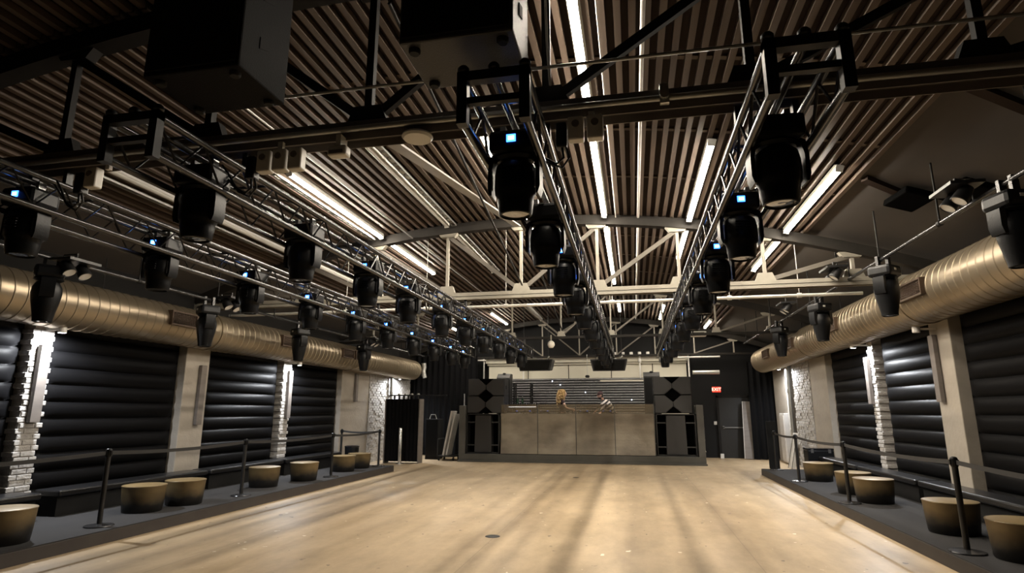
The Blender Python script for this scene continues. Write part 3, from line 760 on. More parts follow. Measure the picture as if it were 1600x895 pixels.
MB().bbox(-.075,.075,-.045,.045,-.06,.02,.015).build('body', M['white_plastic'], t); MB().bbox(-.055,.055,-.05,-.04,-.05,-.02,.003).build('front_slot', M['strip_panel'], t)
MB().box(-.02,.02,-.02,.08,.02,.115).build('bracket', M['white_plastic'], t)
t = tag(MB().box(-.03,.03,-.02,.02,0,.14).tube([(0,-.05,.05),(0,.05,.05)],.03,10).build('pipe_clamp', M['conduit']), 'grey pipe clamp on the conduit right of centre', 'pipe clamp'); t.location = (.29,3.72,3.62)
# dark things on the plain ceiling at right
for x,y,sx,lab in ((3.58,8.05,.19,'dark square pad on the right ceiling, nearer the slats'),(3.97,7.55,.19,'larger dark square pad on right ceiling beside spotlight')):
    z = arc(x)-.02; s = math.atan(-.054*(x-CX))
    o = MB().bbox(-sx,sx,-.27,.27,.06,.15,.02).build('ceiling_pad', M['recess']); o.location = (x,y,z); o.rotation_euler = (0,-s,.12); tag(o, lab, 'ceiling pad', 'dark pads on the plain ceiling')
for x0,y0,x1,y1,lab in ((3.02,5.50,3.7,5.80,'black slot bar on the plain ceiling nearest the camera'),(3.02,7.80,3.6,8.1,'black slot bar on the plain ceiling past the square pads')):
    tag(MB().bar((x0,y0,arc(x0)+.155),(x1,y1,arc(x1)+.155),.10,.06).build('slot_bar', M['deck']), lab, 'slot bar', 'black slot bars on the plain ceiling')

# ------------------------------------------------------------------ platforms, benches, stools, stanchions
PZ = .16
def platform(x0, x1, y0, y1, face, label):
    t = thing('carpeted_platform', (0,0,0), label, 'platform', 'carpeted side platforms')
    MB().bbox(x0,x1,y0,y1,0,PZ-.012,.006).build('riser', M['nosing'], t)
    MB().bbox(x0+.004,x1-.004,y0,y1-.004,PZ-.012,PZ,.005).build('carpet_top', M['carpet'], t)
    return t
platform(XL+.22, -6.5, -2, 15.75, 1, 'low charcoal carpeted platform along the left wall')
platform(3.17, XR-.22, -2, 16.75, -1, 'low charcoal carpeted platform along the right wall')
BZ = .52
def bench(side, y0, y1, label):
    s = 1 if side == 'L' else -1; xw = XL+.225 if side == 'L' else XR-.225; dep = .44 if side == 'L' else .36
    t = thing('bench', (xw,y0,PZ), label, 'bench', 'black leather benches on the platforms'); Lh = y1-y0
    xa, xb2 = sorted((0, s*dep))
    MB().bbox(xa,xb2,0,Lh,BZ-PZ-.09,BZ-PZ,.025).build('seat_pad', M['leather'], t)
    xa, xb2 = sorted((s*.02, s*(dep-.06)))
    MB().box(xa,xb2,.03,Lh-.03,0,BZ-PZ-.09).build('base', M['matte'], t)
    return t
for y0,y1,l in ((3.0,6.95,'black leather bench nearest the camera on the left platform'),(7.2,10.2,'black leather bench behind two stools beside the nearest lit pier'),(10.28,12.7,'black leather bench below the second lit brick pier, left'),(12.8,15.5,'black leather bench at the far end of left platform')):
    bench('L', y0, y1, l)
for y0,y1,l in ((5.0,10.95,'black leather bench nearest the camera on the right platform'),(11.05,13.6,'black leather bench below the lit brick pier on the right'),(13.7,16.2,'black leather bench at the far end of right platform')):
    bench('R', y0, y1, l)
def pouf_proto():
    t = thing('drum_stool', (0,0,0), '', 'stool', 'gold and black drum stools')
    r0, r1, h = .262, .298, .375
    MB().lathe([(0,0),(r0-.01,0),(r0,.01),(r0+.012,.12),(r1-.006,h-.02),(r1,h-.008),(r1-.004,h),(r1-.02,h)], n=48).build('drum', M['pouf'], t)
    MB().lathe([(0,h+.004),(r1-.03,h+.004),(r1-.018,h),(r1-.02,h-.01),(0,h-.01)], n=48).build('seat_top', M['pouf_top'], t)
    return t
pf = pouf_proto(); first = True
for x,y,lab,rz in ((-7.0,5.72,'gold and black drum stool cut by the left picture edge',0),(-7.2,7.9,'gold and black drum stool nearest on left, beside the stanchion',.5),(-7.1,8.62,'gold and black drum stool touching the nearest left pair',1.1),
                (-7.2,10.87,'gold and black drum stool right of second left stanchion',2),(-7.0,12.0,'gold and black drum stool standing alone mid left platform',3),(-7.1,13.98,'gold and black drum stool near the far left stanchion',4),(-7.1,14.85,'gold and black drum stool farthest along the left platform',5),
                (3.82,14.1,'gold and black drum stool farthest along the right platform',.3),(3.83,12.05,'gold and black drum stool partly hidden behind a stool and stanchion',1),(3.79,11.0,'gold and black drum stool just behind the middle right stanchion',2),
                (3.76,8.5,'gold and black drum stool left of the nearest right stanchion',3),(3.77,7.14,'gold and black drum stool nearest at right, by the picture corner',4)):
    if first: pf.location = (x,y,PZ); pf['label'] = lab; first = False
    else: dup(pf, (x,y,PZ), lab, rz)
def stanchion_proto():
    t = thing('belt_stanchion', (0,0,0), '', 'stanchion', 'black retractable belt stanchions')
    MB().lathe([(0,0),(.165,0),(.17,.006),(.165,.016),(.08,.026),(.035,.032),(0,.032)], n=36).build('base', M['base_metal'], t)
    MB().lathe([(.03,.03),(.03,.88),(0,.88)], n=20).build('post', M['black'], t)
    h = MB().lathe([(.031,.86),(.038,.87),(.038,.94),(.034,.955),(.02,.965),(0,.967)], n=20)
    for k in range(4):
        a = k*PI/2; h.box(.033*math.cos(a)-.012,.033*math.cos(a)+.012,.033*math.sin(a)-.012,.033*math.sin(a)+.012,.88,.935)
    h.build('belt_head', M['plastic'], t)
    return t
sp_ = stanchion_proto(); first = True
LS = [(-6.80,3.4,'belt stanchion on left platform outside the picture'),(-6.80,6.79,'black belt stanchion nearest on the left platform'),(-6.82,9.66,'black belt stanchion second along the left platform edge'),(-6.76,12.73,'black belt stanchion third along the left platform edge'),(-6.85,15.5,'black belt stanchion at the left platform corner'),(-8.0,15.55,'black belt stanchion by the wall at left platform end')]
RS = [(3.36,4.0,'belt stanchion on right platform outside the picture'),(3.36,7.38,'black belt stanchion nearest on the right platform'),(3.35,10.83,'black belt stanchion second along the right platform edge'),(3.37,13.89,'black belt stanchion third along the right platform edge'),(3.50,16.5,'black belt stanchion at the right platform corner')]
for x,y,lab in LS+RS:
    if first: sp_.location = (x,y,PZ); sp_['label'] = lab; first = False
    else: dup(sp_, (x,y,PZ), lab, 0)
def belt(a, c, label):
    a = Vector((a[0],a[1],PZ+.908)); c = Vector((c[0],c[1],PZ+.908)); d = (c-a).normalized(); a += d*.045; c -= d*.045
    b = MB(); n = 12; w = .024; q = d.cross(Vector((0,0,1))).normalized()*.0012; vs = []; fs = []
    for i in range(n+1):
        u = i/n; p = a.lerp(c,u); p.z -= .035*4*u*(1-u)
        vs += [p-q+Vector((0,0,w)), p+q+Vector((0,0,w)), p+q-Vector((0,0,w)), p-q-Vector((0,0,w))]
    for i in range(n):
        for k in range(4): fs.append((i*4+k, i*4+(k+1)%4, i*4+4+(k+1)%4, i*4+4+k))
    fs += [(3,2,1,0), tuple(n*4+k for k in range(4))]
    b.add(vs, fs); return tag(b.build('barrier_belt', M['belt']), label, 'barrier belt', 'black barrier belts between stanchions')
for S, sd in ((LS[:5],'left'),(RS,'right')):
    wd = ['nearest the camera','between nearest and second stanchion','between second and third stanchion','between third and corner stanchion']
    for k in range(len(S)-1): belt(S[k], S[k+1], f'black barrier belt {wd[k]} on the {sd} platform')
belt(LS[4], LS[5], 'black barrier belt closing the far end of left platform')
t = thing('waste_bin', (-7.95,15.1,PZ), 'black round bin at the far end of the left platform', 'bin')
MB().lathe([(0,0),(.15,0),(.17,.02),(.19,.5),(.18,.5),(.165,.06),(0,.06)], n=28).build('body', M['plastic'], t); MB().lathe([(.13,.505),(.195,.5),(.198,.525),(.16,.545),(.13,.54)], n=28).build('rim', M['gloss'], t)
for m_ in [t]: m_.location = (-7.55,15.3,PZ)
t = thing('equipment_case', (4.5,16.45,PZ), 'low black case beyond the benches on the right platform', 'case')
MB().bbox(-.3,.3,-.2,.2,0,.5,.015).build('body', M['plastic'], t); MB().bbox(-.31,.31,-.21,.21,.5,.55,.01).build('lid', M['gloss'], t)
for s in (-1,1): MB().box(s*.2-.03,s*.2+.03,-.225,-.21,.44,.53).build('latch', M['clampm'], t)
t = thing('notice_board', (3.62,17.3,0), 'tall black board standing behind the right corner stanchion', 'board')
MB().bbox(-.13,.13,-.03,.03,.12,1.35,.01).build('panel', M['matte'], t); MB().box(-.14,.14,-.16,.16,0,.03).box(-.02,.02,-.02,.02,.03,.14).build('foot', M['black'], t)
t = thing('folding_table', (4.25,18.6,0), 'white folded tables leaning on the far right wall', 'folding table')
MB().bar((.1,0,.03),(.30,0,1.0),.55,.04,up=(1,0,0)).build('table_top', M['white'], t); MB().tube([(.05,-.2,.02),(.25,-.2,.9)],.015,8).tube([(.05,.2,.02),(.25,.2,.9)],.015,8).build('leg_frame', M['chrome'], t)

# ------------------------------------------------------------------ booth
BY = 19.3
t = thing('dj_booth', (-1.83,BY,0), 'wide concrete fronted stage booth with glass guard at the far end', 'booth'); ox, oy = -1.83, BY
def L(b): return b.xf(Matrix.Translation((-ox,-oy,0)))
L(MB().bbox(-5.7,2.1,19.22,20.1,0,.25,.01).box(-5.72,2.12,19.16,19.24,0,.05)).build('kick_base', M['booth_dark'], t)
bx = [-4.30,-3.07,-1.83,-.60,.62]
for k in range(4):
    x0, x1 = bx[k]+.012, bx[k+1]-.012
    b = MB(); n = 12; vs = []; fs = []
    for i in range(n+1):          # gently dished front
        u = i/n; z = .27+1.27*u; y = 19.24+.10*math.sin(PI*u)*.6+.06*u
        vs += [(x0,y,z),(x1,y,z)]
    for i in range(n): fs.append((2*i,2*i+1,2*i+3,2*i+2))
    m0 = len(vs); vs += [(v[0],v[1]+.06,v[2]) for v in vs[:]]
    for i in range(n): fs.append((m0+2*i,m0+2*i+2,m0+2*i+3,m0+2*i+1))
    for i in range(n): fs += [(2*i,2*i+2,m0+2*i+2,m0+2*i),(2*i+1,m0+2*i+1,m0+2*i+3,2*i+3)]
    fs += [(0,m0,m0+1,1),(2*n,2*n+1,m0+2*n+1,m0+2*n)]
    L(b.add(vs,fs,0)).build('front_panel', M['screed'], t)
    L(MB().box(x0,x1,19.33,19.342,1.545,1.83)).build('glass_guard', M['glass'], t, 'smoky glass guard pane')
    L(MB().box(x1-.0,x1+.024,19.30,19.36,.27,1.83) if k < 3 else MB().box(x1,x1+.024,19.30,19.36,.27,1.83)).build('seam_post', M['booth_dark'], t)
L(MB().bbox(-4.32,.64,19.345,20.0,1.46,1.52,.01)).build('counter_top', M['booth_dark'], t)
L(MB().box(-4.32,.64,19.37,19.42,.25,1.46)).build('inner_frame', M['recess'], t)
for x0, x1, in ((-5.70,-5.50),(1.90,2.10)):
    L(MB().bbox(x0,x1,19.22,19.95,.25,1.80,.012)).build('side_post', M['booth_post'], t)
for k in range(4): L(MB().tube([(2.095,19.4,.4+.35*k),(2.125,19.4,.4+.35*k)],.015,10)).build('edge_bolt', M['chrome'], t)
L(MB().box(-5.5,-4.32,19.5,19.56,.25,.29).box(.64,1.9,19.5,19.56,.25,.29)).build('bay_sill', M['booth_dark'], t)
# raised deck behind the booth
tag(MB().bbox(-5.6,2.0,20.12,22.3,0,.58,.01).build('stage_deck', M['booth_dark']), 'raised dark deck behind the concrete booth where two people stand', 'stage deck')

def subwoofer(x0, x1, label, clear):
    t = thing('subwoofer', ((x0+x1)/2,19.75,.25), label, 'subwoofer', 'bass speakers beside the booth front'); w = (x1-x0)/2; H = 1.28
    MB().box(-w,w,-.05,.3,0,H).build('recess_back', M['recess'], t)
    f = MB().box(-w,-w+.03,-.40,-.05,0,H).box(w-.03,w,-.40,-.05,0,H).box(-w,w,-.40,-.05,H-.03,H).box(-w,w,-.40,-.05,0,.03)
    f.build('cabinet', M['cabinet'], t)
    p = w*.52
    MB().prism([(-p,.05),(p*1.0,.05),(p*.92,H-.05),(-p*.92,H-.05)], -.36, -.06).build('centre_baffle', M['cabinet_grey'], t, 'grey centre baffle')
    for z in (.26,.99):
        for xa, xb2 in ((-w+.03,-p),(p,w-.03)): MB().box(xa,xb2,-.37,-.33,z,z+.035).build('cross_bar', M['cabinet_grey'], t)
    return t
subwoofer(-5.47,-4.36,'black bass speaker in the bay left of the booth',0)
subwoofer(.68,1.87,'black bass speaker in the bay right of the booth',1)
def top_cab(x0, x1, z, label):
    t = thing('loudspeaker', ((x0+x1)/2,19.7,z), label, 'loudspeaker', 'stacked horn loudspeakers beside the booth'); w = (x1-x0)/2; H = .565
    MB().bbox(-w,w,-.28,.42,0,H,.012).build('cabinet', M['cabinet'], t)
    for s in (-1,1):
        MB().prism([(s*(w-.02),.02),(s*.26,.02),(s*.012,.22),(s*.012,H-.22),(s*.26,H-.02),(s*(w-.02),H-.02)], -.345, -.275).build('horn_wing', M['cabinet_grey'], t)
    MB().prism([(-.25,.0),(.25,.0),(0,.21)], -.30, -.282).build('horn_throat', M['recess'], t, 'dark triangular horn mouth')  # flat near-black triangle paints in the shade of a deep horn
    MB().prism([(-.25,H),(0,H-.21),(.25,H)], -.30, -.282).build('horn_throat', M['recess'], t, 'dark triangular horn mouth')
    for s in (-1,1): MB().box(s*(w-.0)-.006,s*(w-.0)+.006,-.1,.05,H*.4,H*.6).build('side_handle', M['rubber'], t)
    return t
top_cab(-5.47,-4.2,1.55,'lower black horn speaker of the stack left of booth')
top_cab(-5.45,-4.2,2.12,'upper black horn speaker of the stack left of booth')
top_cab(.66,1.8,1.55,'lower black horn speaker of the stack right of booth')
top_cab(.64,1.8,2.12,'upper black horn speaker of the stack right of booth')
for x0,x1,lab in ((-4.75,-4.28,'small side speaker behind the left speaker stack'),(.38,.92,'small side speaker behind the right speaker stack')):
    t = thing('side_speaker', ((x0+x1)/2,20.9,.58), lab, 'loudspeaker'); w = (x1-x0)/2
    MB().prism([(-.25,0),(.3,0),(.3,2.35),(-.05,2.35),(-.25,2.2)], -w, w, 'x').build('cabinet', M['cabinet'], t)
    MB().box(-w+.03,w-.03,-.262,-.248,1.3,2.15).build('front_grille', M['matte'], t)
    MB().lathe([(0,0),(.06,0),(.05,.03),(0,.04)], n=16).xf(Matrix.Translation((0,-.06,2.35))).build('top_knob', M['rubber'], t)

# ------------------------------------------------------------------ foam wall behind the booth
t = thing('acoustic_foam_wall', (-2.02,22.2,1.5), 'wide grey studded foam screen on the wall behind the booth', 'acoustic panel')
MB().box(-2.57,2.57,0,.10,0,1.32).build('backing', M['foam_back'], t)
b = MB(); nx, nz = 104, 14; cw = 5.14/nx; ch = 1.32/nz
for i in range(nx):
    for j in range(nz):
        x = -2.57+cw*i; z = ch*j; g = .13
        b.add([(x+cw*g,0,z+ch*.3),(x+cw*(1-g),0,z+ch*.3),(x+cw*(1-g),0,z+ch*.86),(x+cw*g,0,z+ch*.86),(x+cw*.5,-.035,z+ch*.58)], [(0,1,4),(1,2,4),(2,3,4),(3,0,4)])
b.build('foam_studs', M['foam'], t)
MB().box(.85,2.57,-.03,.0,1.19,1.24).build('top_rail', M['white_wall'], t)
for k,(x,z) in enumerate(((-2.95,2.72),(-2.65,2.58),(-1.72,2.30),(-.05,2.02))):
    tag(MB().lathe([(0,0),(.02,.005),(.022,.02),(0,.03)], n=12).xf(Matrix.Rotation(PI/2,4,'X')).build('indicator_lamp', M['led_white']), ['tiny white indicator lamp top left on the foam screen','tiny white indicator lamp above the blond person','tiny white indicator lamp between the two people','tiny white indicator lamp right of the striped person'][k], 'indicator lamp').location = (x,22.165,z)
# mic on a drop rod and frame pipes in front of the off-white wall
t = thing('hanging_microphone', (-1.62,22.0,2.83), 'small black microphone hung on a rod before the off-white wall', 'microphone')
MB().lathe([(0,0),(.06,.0),(.09,.04),(.06,.09),(.02,.1),(0,.1)], n=16).build('capsule', M['black'], t); MB().tube([(0,0,.1),(0,0,.85)], .012, 8).build('rod', M['conduit'], t)
for x,z0,z1,lab,m_ in ((-4.05,2.8,3.62,'white vertical pipe on the off-white wall, left',M['white']),(.30,2.8,3.62,'white vertical pipe on the off-white wall, right',M['white']),(-5.6,1.5,3.6,'grey vertical pipe at the left edge of off-white wall',M['conduit']),(2.02,2.7,3.62,'white bent pipe at the right edge of off-white wall',M['white'])):
    b = MB().tube([(x,22.12,z0),(x,22.12,z1)], .03, 10)
    if z0 == 2.8: b.lathe([(0,0),(.06,0),(.06,.1),(0,.1)], (x,22.12,3.38), n=14)
    tag(b.build('vertical_pipe', m_), lab, 'pipe')
pipe([(1.0,22.0,3.52),(3.1,22.0,3.52)], .03, M['white'], 'white horizontal pipe above the right speaker stack')
pipe([(2.1,21.7,2.95),(3.0,21.7,2.95)], .075, M['conduit'], 'silver horizontal tube right of the off-white wall')
pipe([(-6.3,22.0,3.53),(-5.5,22.0,3.53)], .03, M['white'], 'white horizontal pipe stub left of the off-white wall')
for k in range(5):
    tag(MB().bbox(-.06,.06,-.05,.05,0,.1,.02).build('junction_box', M['white']), f'{ordn[k]} from the left of five small white boxes on the wall ledge', 'junction box', 'small white boxes on the stage wall ledge').location = (-.60+.3*k,22.14,3.66)
t = thing('ceiling_unit', (1.85,17.0,3.72), 'white boxy unit hung beyond the right end of the mid ceiling pipes', 'ceiling unit')
MB().bbox(-.22,.22,-.12,.12,-.07,.07,.02).build('body', M['white'], t); MB().box(-.16,.16,-.13,-.118,-.04,.04).build('dark_window', M['strip_panel'], t)
MB().tube([(-.42,0,0),(-.2,0,0)],.035,12).build('side_tube', M['white'], t); MB().tube([(.2,0,0),(.42,0,0)],.03,12).build('side_tube', M['white'], t)
MB().tube([(0,0,.06),(0,0,arc(1.85)+.2-3.72)],.012,8).build('hanger_rod', M['steel_black'], t)
# hub of cables at far truss (round heater-like lamp)
t = thing('globe_lamp', (-2.15,16.0,3.42), 'pale globe lamp hung under the third roof truss', 'lamp'); MB().lathe([(0,-.11),(.06,-.1),(.1,-.03),(.09,.04),(.04,.09),(0,.1)], n=20).build('globe', M['white_plastic'], t); MB().tube([(0,0,.08),(0,0,.25)],.02,8).build('stem', M['steel_cream'], t)

# ------------------------------------------------------------------ gear on the counter and deck
t = thing('mixing_console', (-3.85,20.4,1.72), 'long black console on a stand at the left of the booth', 'console')
MB().bbox(-.75,.65,-.25,.25,0,.14,.015).build('body', M['gloss'], t); MB().box(-.7,.6,-.255,-.25,.03,.05).build('front_edge_light', M['led_white'], t)
b = MB()
for dx in (-.6,.5):
    for dy in (-.18,.18): b.tube([(dx,dy,0),(dx,dy,-1.14)], .02, 8)
b.build('stand', M['black'], t)
for k in range(16): MB().lathe([(0,0),(.015,0),(.012,.02),(0,.022)], (-.65+.08*k,-.1,.14), n=10).build('control_knob', M['clampm'], t)
t = thing('equipment_rack', (-4.3,21.4,.58), 'open black rack frame beside the left speaker stack', 'rack')
b = MB()
for dx in (0,.62):
    for dy in (0,.4): b.box(dx,dx+.05,dy,dy+.05,0,2.05)
for z in (1.2,1.55,1.85,2.02): b.box(0,.67,0,.45,z,z+.03)
b.build('frame', M['black'], t)
MB().bbox(.08,.55,.05,.4,1.23,1.33,.01).build('device', M['plastic'], t); MB().box(.46,.5,.04,.05,1.27,1.30).build('status_light', M['led_white'], t)
for k,(x,lab) in enumerate(((-3.95,'dark bottle on the console beside the rack'),(-3.78,'second dark bottle on the console, further right'))):
    t = thing('bottle', (x,20.45,1.86), lab, 'bottle'); MB().lathe([(0,0),(.035,0),(.035,.14),(.014,.19),(.013,.24),(0,.24)], n=16).build('body', M['bottle'], t); MB().lathe([(.015,.235),(.015,.255),(0,.255)], n=12).build('cap', M['white'], t)
def player(x, lab, w=.16):
    t = thing('media_player', (x,19.62,1.52), lab, 'media player', 'players and mixer along the counter')
    MB().bbox(-w,w,-.16,.18,0,.10,.01).build('body', M['gloss'], t)
    MB().lathe([(0,.125),(.09,.122),(.10,.10),(0,.10)], n=28).xf(Matrix.Translation((0,-.03,0))).build('jog_wheel', M['plastic'], t)
    MB().box(-w+.03,w-.03,.1,.16,.10,.104).build('screen', M['display'], t); MB().box(-w+.02,w-.02,-.165,-.158,.03,.045).build('edge_strip', M['lens_pale'], t)
for x, l in ((-3.95,'media player leftmost on the booth counter'),(-3.5,'media player second from left on the booth counter'),(-2.9,'media player left of the blond person on the counter'),(-1.6,'media player between the two people on the counter'),(-.85,'media player before the striped person on the counter')): player(x, l)
for x,l in ((-4.15,'white cable clutter at the left end of the counter'),):
    b = MB()
    for k in range(5): b.tube([(-.1+.05*k,-.1,.01),(0+.12*k,.02*k,.015),(.25+.1*k,-.05,.012)], .008, 6)
    tag(b.build('cable_coil', M['white']), l, 'cable').location = (-4.05,19.5,1.525)
t = thing('paper_cup', (-2.02,19.6,1.52), 'small white cup on the counter by the blond person', 'cup'); MB().lathe([(0,0),(.03,0),(.042,.1),(.039,.1),(.028,.01),(0,.01)], n=18).build('body', M['white'], t)

# ------------------------------------------------------------------ people
def skin(name, verts, edges, m, parent, root=0, sub=2):
    """verts: [(co, rx, ry)]"""
    bm = bmesh.new(); ly = bm.verts.layers.skin.verify(); vv = []
    for co, rx, ry in verts:
        v = bm.verts.new(co); v[ly].radius = (rx, ry); vv.append(v)
    for a, c in edges: bm.edges.new((vv[a], vv[c]))
    vv[root][ly].use_root = True
    me = bpy.data.meshes.new(name); bm.to_mesh(me); bm.free()
    for mm in (m if isinstance(m, list) else [m]): me.materials.append(mm)
    o = bpy.data.objects.new(name, me); col.objects.link(o); o.parent = parent
    s = o.modifiers.new('skin', 'SKIN'); s.use_smooth_shade = True
    d = o.modifiers.new('subdivision', 'SUBSURF'); d.levels = sub; d.render_levels = sub
    return o
def chain(V, E, start, pts):
    last = start
    for p in pts:
        V.append(p); E.append((last, len(V)-1)); last = len(V)-1
    return last
def hand(V, E, wrist, wp, d, side, palm_n):
    """palm and five curled fingers; d = direction, side = towards thumb"""
    d = Vector(d).normalized(); side = Vector(side).normalized(); pn = Vector(palm_n).normalized(); wp = Vector(wp)
    pc = wp + d*.05; V.append((pc[:], .030, .018)); E.append((wrist, len(V)-1)); p = len(V)-1
    for k, (o, ln) in enumerate(((.028,.072),(.010,.080),(-.009,.075),(-.026,.058))):
        a = pc + d*.045 + side*o; c = a + d*ln*.55 + pn*.012; e = c + d*ln*.35 + pn*.03
        chain(V, E, p, [(a[:],.0095,.0095),(c[:],.0085,.0085),(e[:],.007,.007)])
    a = pc + side*.035 - d*.01 + pn*.008; c = a + side*.02 + d*.035 + pn*.01; e = c + d*.028 + pn*.012
    chain(V, E, p, [(a[:],.012,.012),(c[:],.0095,.0095),(e[:],.008,.008)])
def head_mesh(name, parent, c, rot, m, beard=False):
    """head with brow, nose, mouth, chin and ears; faces local -Y"""
    bm = bmesh.new(); bmesh.ops.create_uvsphere(bm, u_segments=40, v_segments=30, radius=1)
    for v in bm.verts:
        x,y,z = v.co; f = max(0,-y)
        X = x*.076*(1-.22*max(0,-z)**1.3); Y = y*.096; Z = z*.118
        if z < 0: Y += -.010*f*(-z); 
        X *= 1 - .05*abs(z)
        def g(px,pz,w,h): return math.exp(-((x-px)/w)**2-((z-pz)/h)**2)
        if y < 0:
            Y -= .024*g(0,-.10,.13,.20) + .010*g(0,.10,.10,.20)           # nose
            Y += .010*(g(.36,.10,.20,.10)+g(-.36,.10,.20,.10))            # eye sockets
            Y -= .006*g(0,.26,.6,.10)                                     # brow
            Y -= .007*g(0,-.42,.26,.07); Y += .004*g(0,-.50,.22,.04)      # lips
            Y -= .012*g(0,-.78,.30,.16)                                   # chin
        v.co = (X,Y,Z)
    for s in (-1,1):
        r = bmesh.ops.create_uvsphere(bm, u_segments=12, v_segments=10, radius=1)
        for v in r['verts']: v.co = Vector((s*.078+v.co.x*.011, .012+v.co.y*.020+.1*v.co.x*.0, -.005+v.co.z*.032))
    me = bpy.data.meshes.new(name); bm.to_mesh(me); bm.free(); me.materials.append(m)
    for p in me.polygons: p.use_smooth = True
    return me
def person(name, loc, label, P, skinm, face_rot):
    t = thing(name, loc, label, 'person'); return t

def full_body(t, P, skinm, headc, headrot):
    V, E = [], []
    V.append((P['pelvis'], .115,.10))
    w = chain(V, E, 0, [(P['waist'],.105,.085)]); ch = chain(V, E, w, [(P['chest'],.125,.095)]); nk = chain(V, E, ch, [(P['neck'],.05,.05)])
    chain(V, E, nk, [(P['skull'],.055,.06)])
    for s in 'LR':
        a = chain(V, E, ch, [(P['sh'+s],.052,.052),(P['el'+s],.038,.038),(P['wr'+s],.026,.022)])
        wd = (Vector(P['wr'+s])-Vector(P['el'+s])).normalized()
        hand(V, E, a, P['wr'+s], P.get('hd'+s, wd), P['thumb'+s], P['palm'+s])
        chain(V, E, 0, [(P['hip'+s],.085,.085),(P['kn'+s],.055,.055),(P['an'+s],.036,.04),(P['to'+s],.035,.028)])
    o = skin('body', V, E, skinm, t)
    me = head_mesh('head', t, headc, headrot, skinm)
    h = bpy.data.objects.new('head', me); col.objects.link(h); h.parent = t; h.location = headc; h.rotation_euler = headrot
    for s in (-1,1):
        e = MB().lathe([(0,-.011),(.008,-.008),(.011,0),(.008,.008),(0,.011)], n=12).xf(Matrix.Translation((s*.030,-.083,.012))).build('eye', M['eye'], h)
    return o, h
def cloth(t, name, P, seq_list, m):
    V, E = [], []
    idx = {}
    for seq in seq_list:
        last = None
        for key, rx, ry in seq:
            if key not in idx:
                V.append((P[key] if isinstance(key, str) else key, rx, ry)); idx[key] = len(V)-1
            if last is not None and (last, idx[key]) not in E: E.append((last, idx[key]))
            last = idx[key]
    return skin(name, V, E, m, t)
def lerp(a, c, u): return tuple(Vector(a).lerp(Vector(c), u))

# blond person: seen three-quarter from behind, facing right towards the other
t = person('person', (-2.40,20.55,.58), 'person with long curly blond hair and dark top behind the glass', None, M['skin_pale'], 0)
P = dict(pelvis=(0,0,.90),waist=(.0,.0,1.06),chest=(.01,-.01,1.27),neck=(.02,-.01,1.45),skull=(.03,-.02,1.56),
  shL=(.02,-.19,1.39),elL=(.16,-.27,1.14),wrL=(.36,-.34,1.10),shR=(-.06,.17,1.39),elR=(.03,.28,1.14),wrR=(.24,.20,1.10),
  thumbL=(0,.4,.5),palmL=(0,0,-1),thumbR=(0,-.4,.5),palmR=(0,0,-1),
  hipL=(.0,-.10,.86),knL=(.02,-.11,.48),anL=(-.01,-.11,.09),toL=(.14,-.12,.035),hipR=(-.0,.10,.86),knR=(.02,.10,.48),anR=(-.01,.10,.09),toR=(.14,.11,.035))
full_body(t, P, M['skin_pale'], (.05,-.02,1.62), (0,0,math.radians(75)))
P['upL'] = lerp(P['shL'],P['elL'],.45); P['upR'] = lerp(P['shR'],P['elR'],.45); P['hem'] = (0,0,.80)
cloth(t, 'top', P, [[('hem',.135,.125),('waist',.122,.10),('chest',.142,.112),('collar',.075,.07)] if False else [('hem',.165,.15),((0,0,.92),.17,.155),('waist',.122,.10),('chest',.142,.112)],[('chest',.142,.112),('shL',.066,.066),('upL',.055,.055)],[('chest',.142,.112),('shR',.066,.066),('upR',.055,.055)]], M['top'])
cloth(t, 'trousers', P, [[('pelvis',.145,.135),('hipL',.098,.098),('knL',.068,.068),('anL',.052,.052)],[('pelvis',.145,.135),('hipR',.098,.098),('knR',.068,.068),('anR',.052,.052)]], M['trousers'])
for s in 'LR': MB().bbox(P['an'+s][0]-.06,P['to'+s][0]+.08,P['an'+s][1]-.045,P['an'+s][1]+.045,0,.085,.03).build('shoe', M['shoe'], t)
# hair: skull cap plus many wavy locks in one mesh
b = MB(); rh = random.Random(5); hc = Vector((.03,-.02,1.645))
b.lathe([(0,.140),(.05,.135),(.10,.105),(.128,.05),(.132,0),(.125,-.06),(.09,-.10)], (hc.x-.03,hc.y,hc.z), n=24)
for k in range(110):
    a = rh.uniform(math.radians(70), math.radians(295)); rr = rh.uniform(.095,.14); z0 = hc.z+rh.uniform(-.04,.12)
    pts = []; ln = rh.uniform(.9,1.1)*(.17+.24*(.5-.5*math.cos(a))**2)
    for i in range(11):
        u = i/10; r_ = rr + .075*math.sin(u*PI*.75) + .018*math.sin(u*17+k); ang = a + .16*math.sin(u*13+k*1.7)
        pts.append((hc.x-.025+r_*math.cos(ang)*.9, hc.y+r_*math.sin(ang), z0-ln*u))
    b.tube(pts, rh.uniform(.014,.024), 6)
b.build('hair', M['hair'], t, 'long curly blond hair')
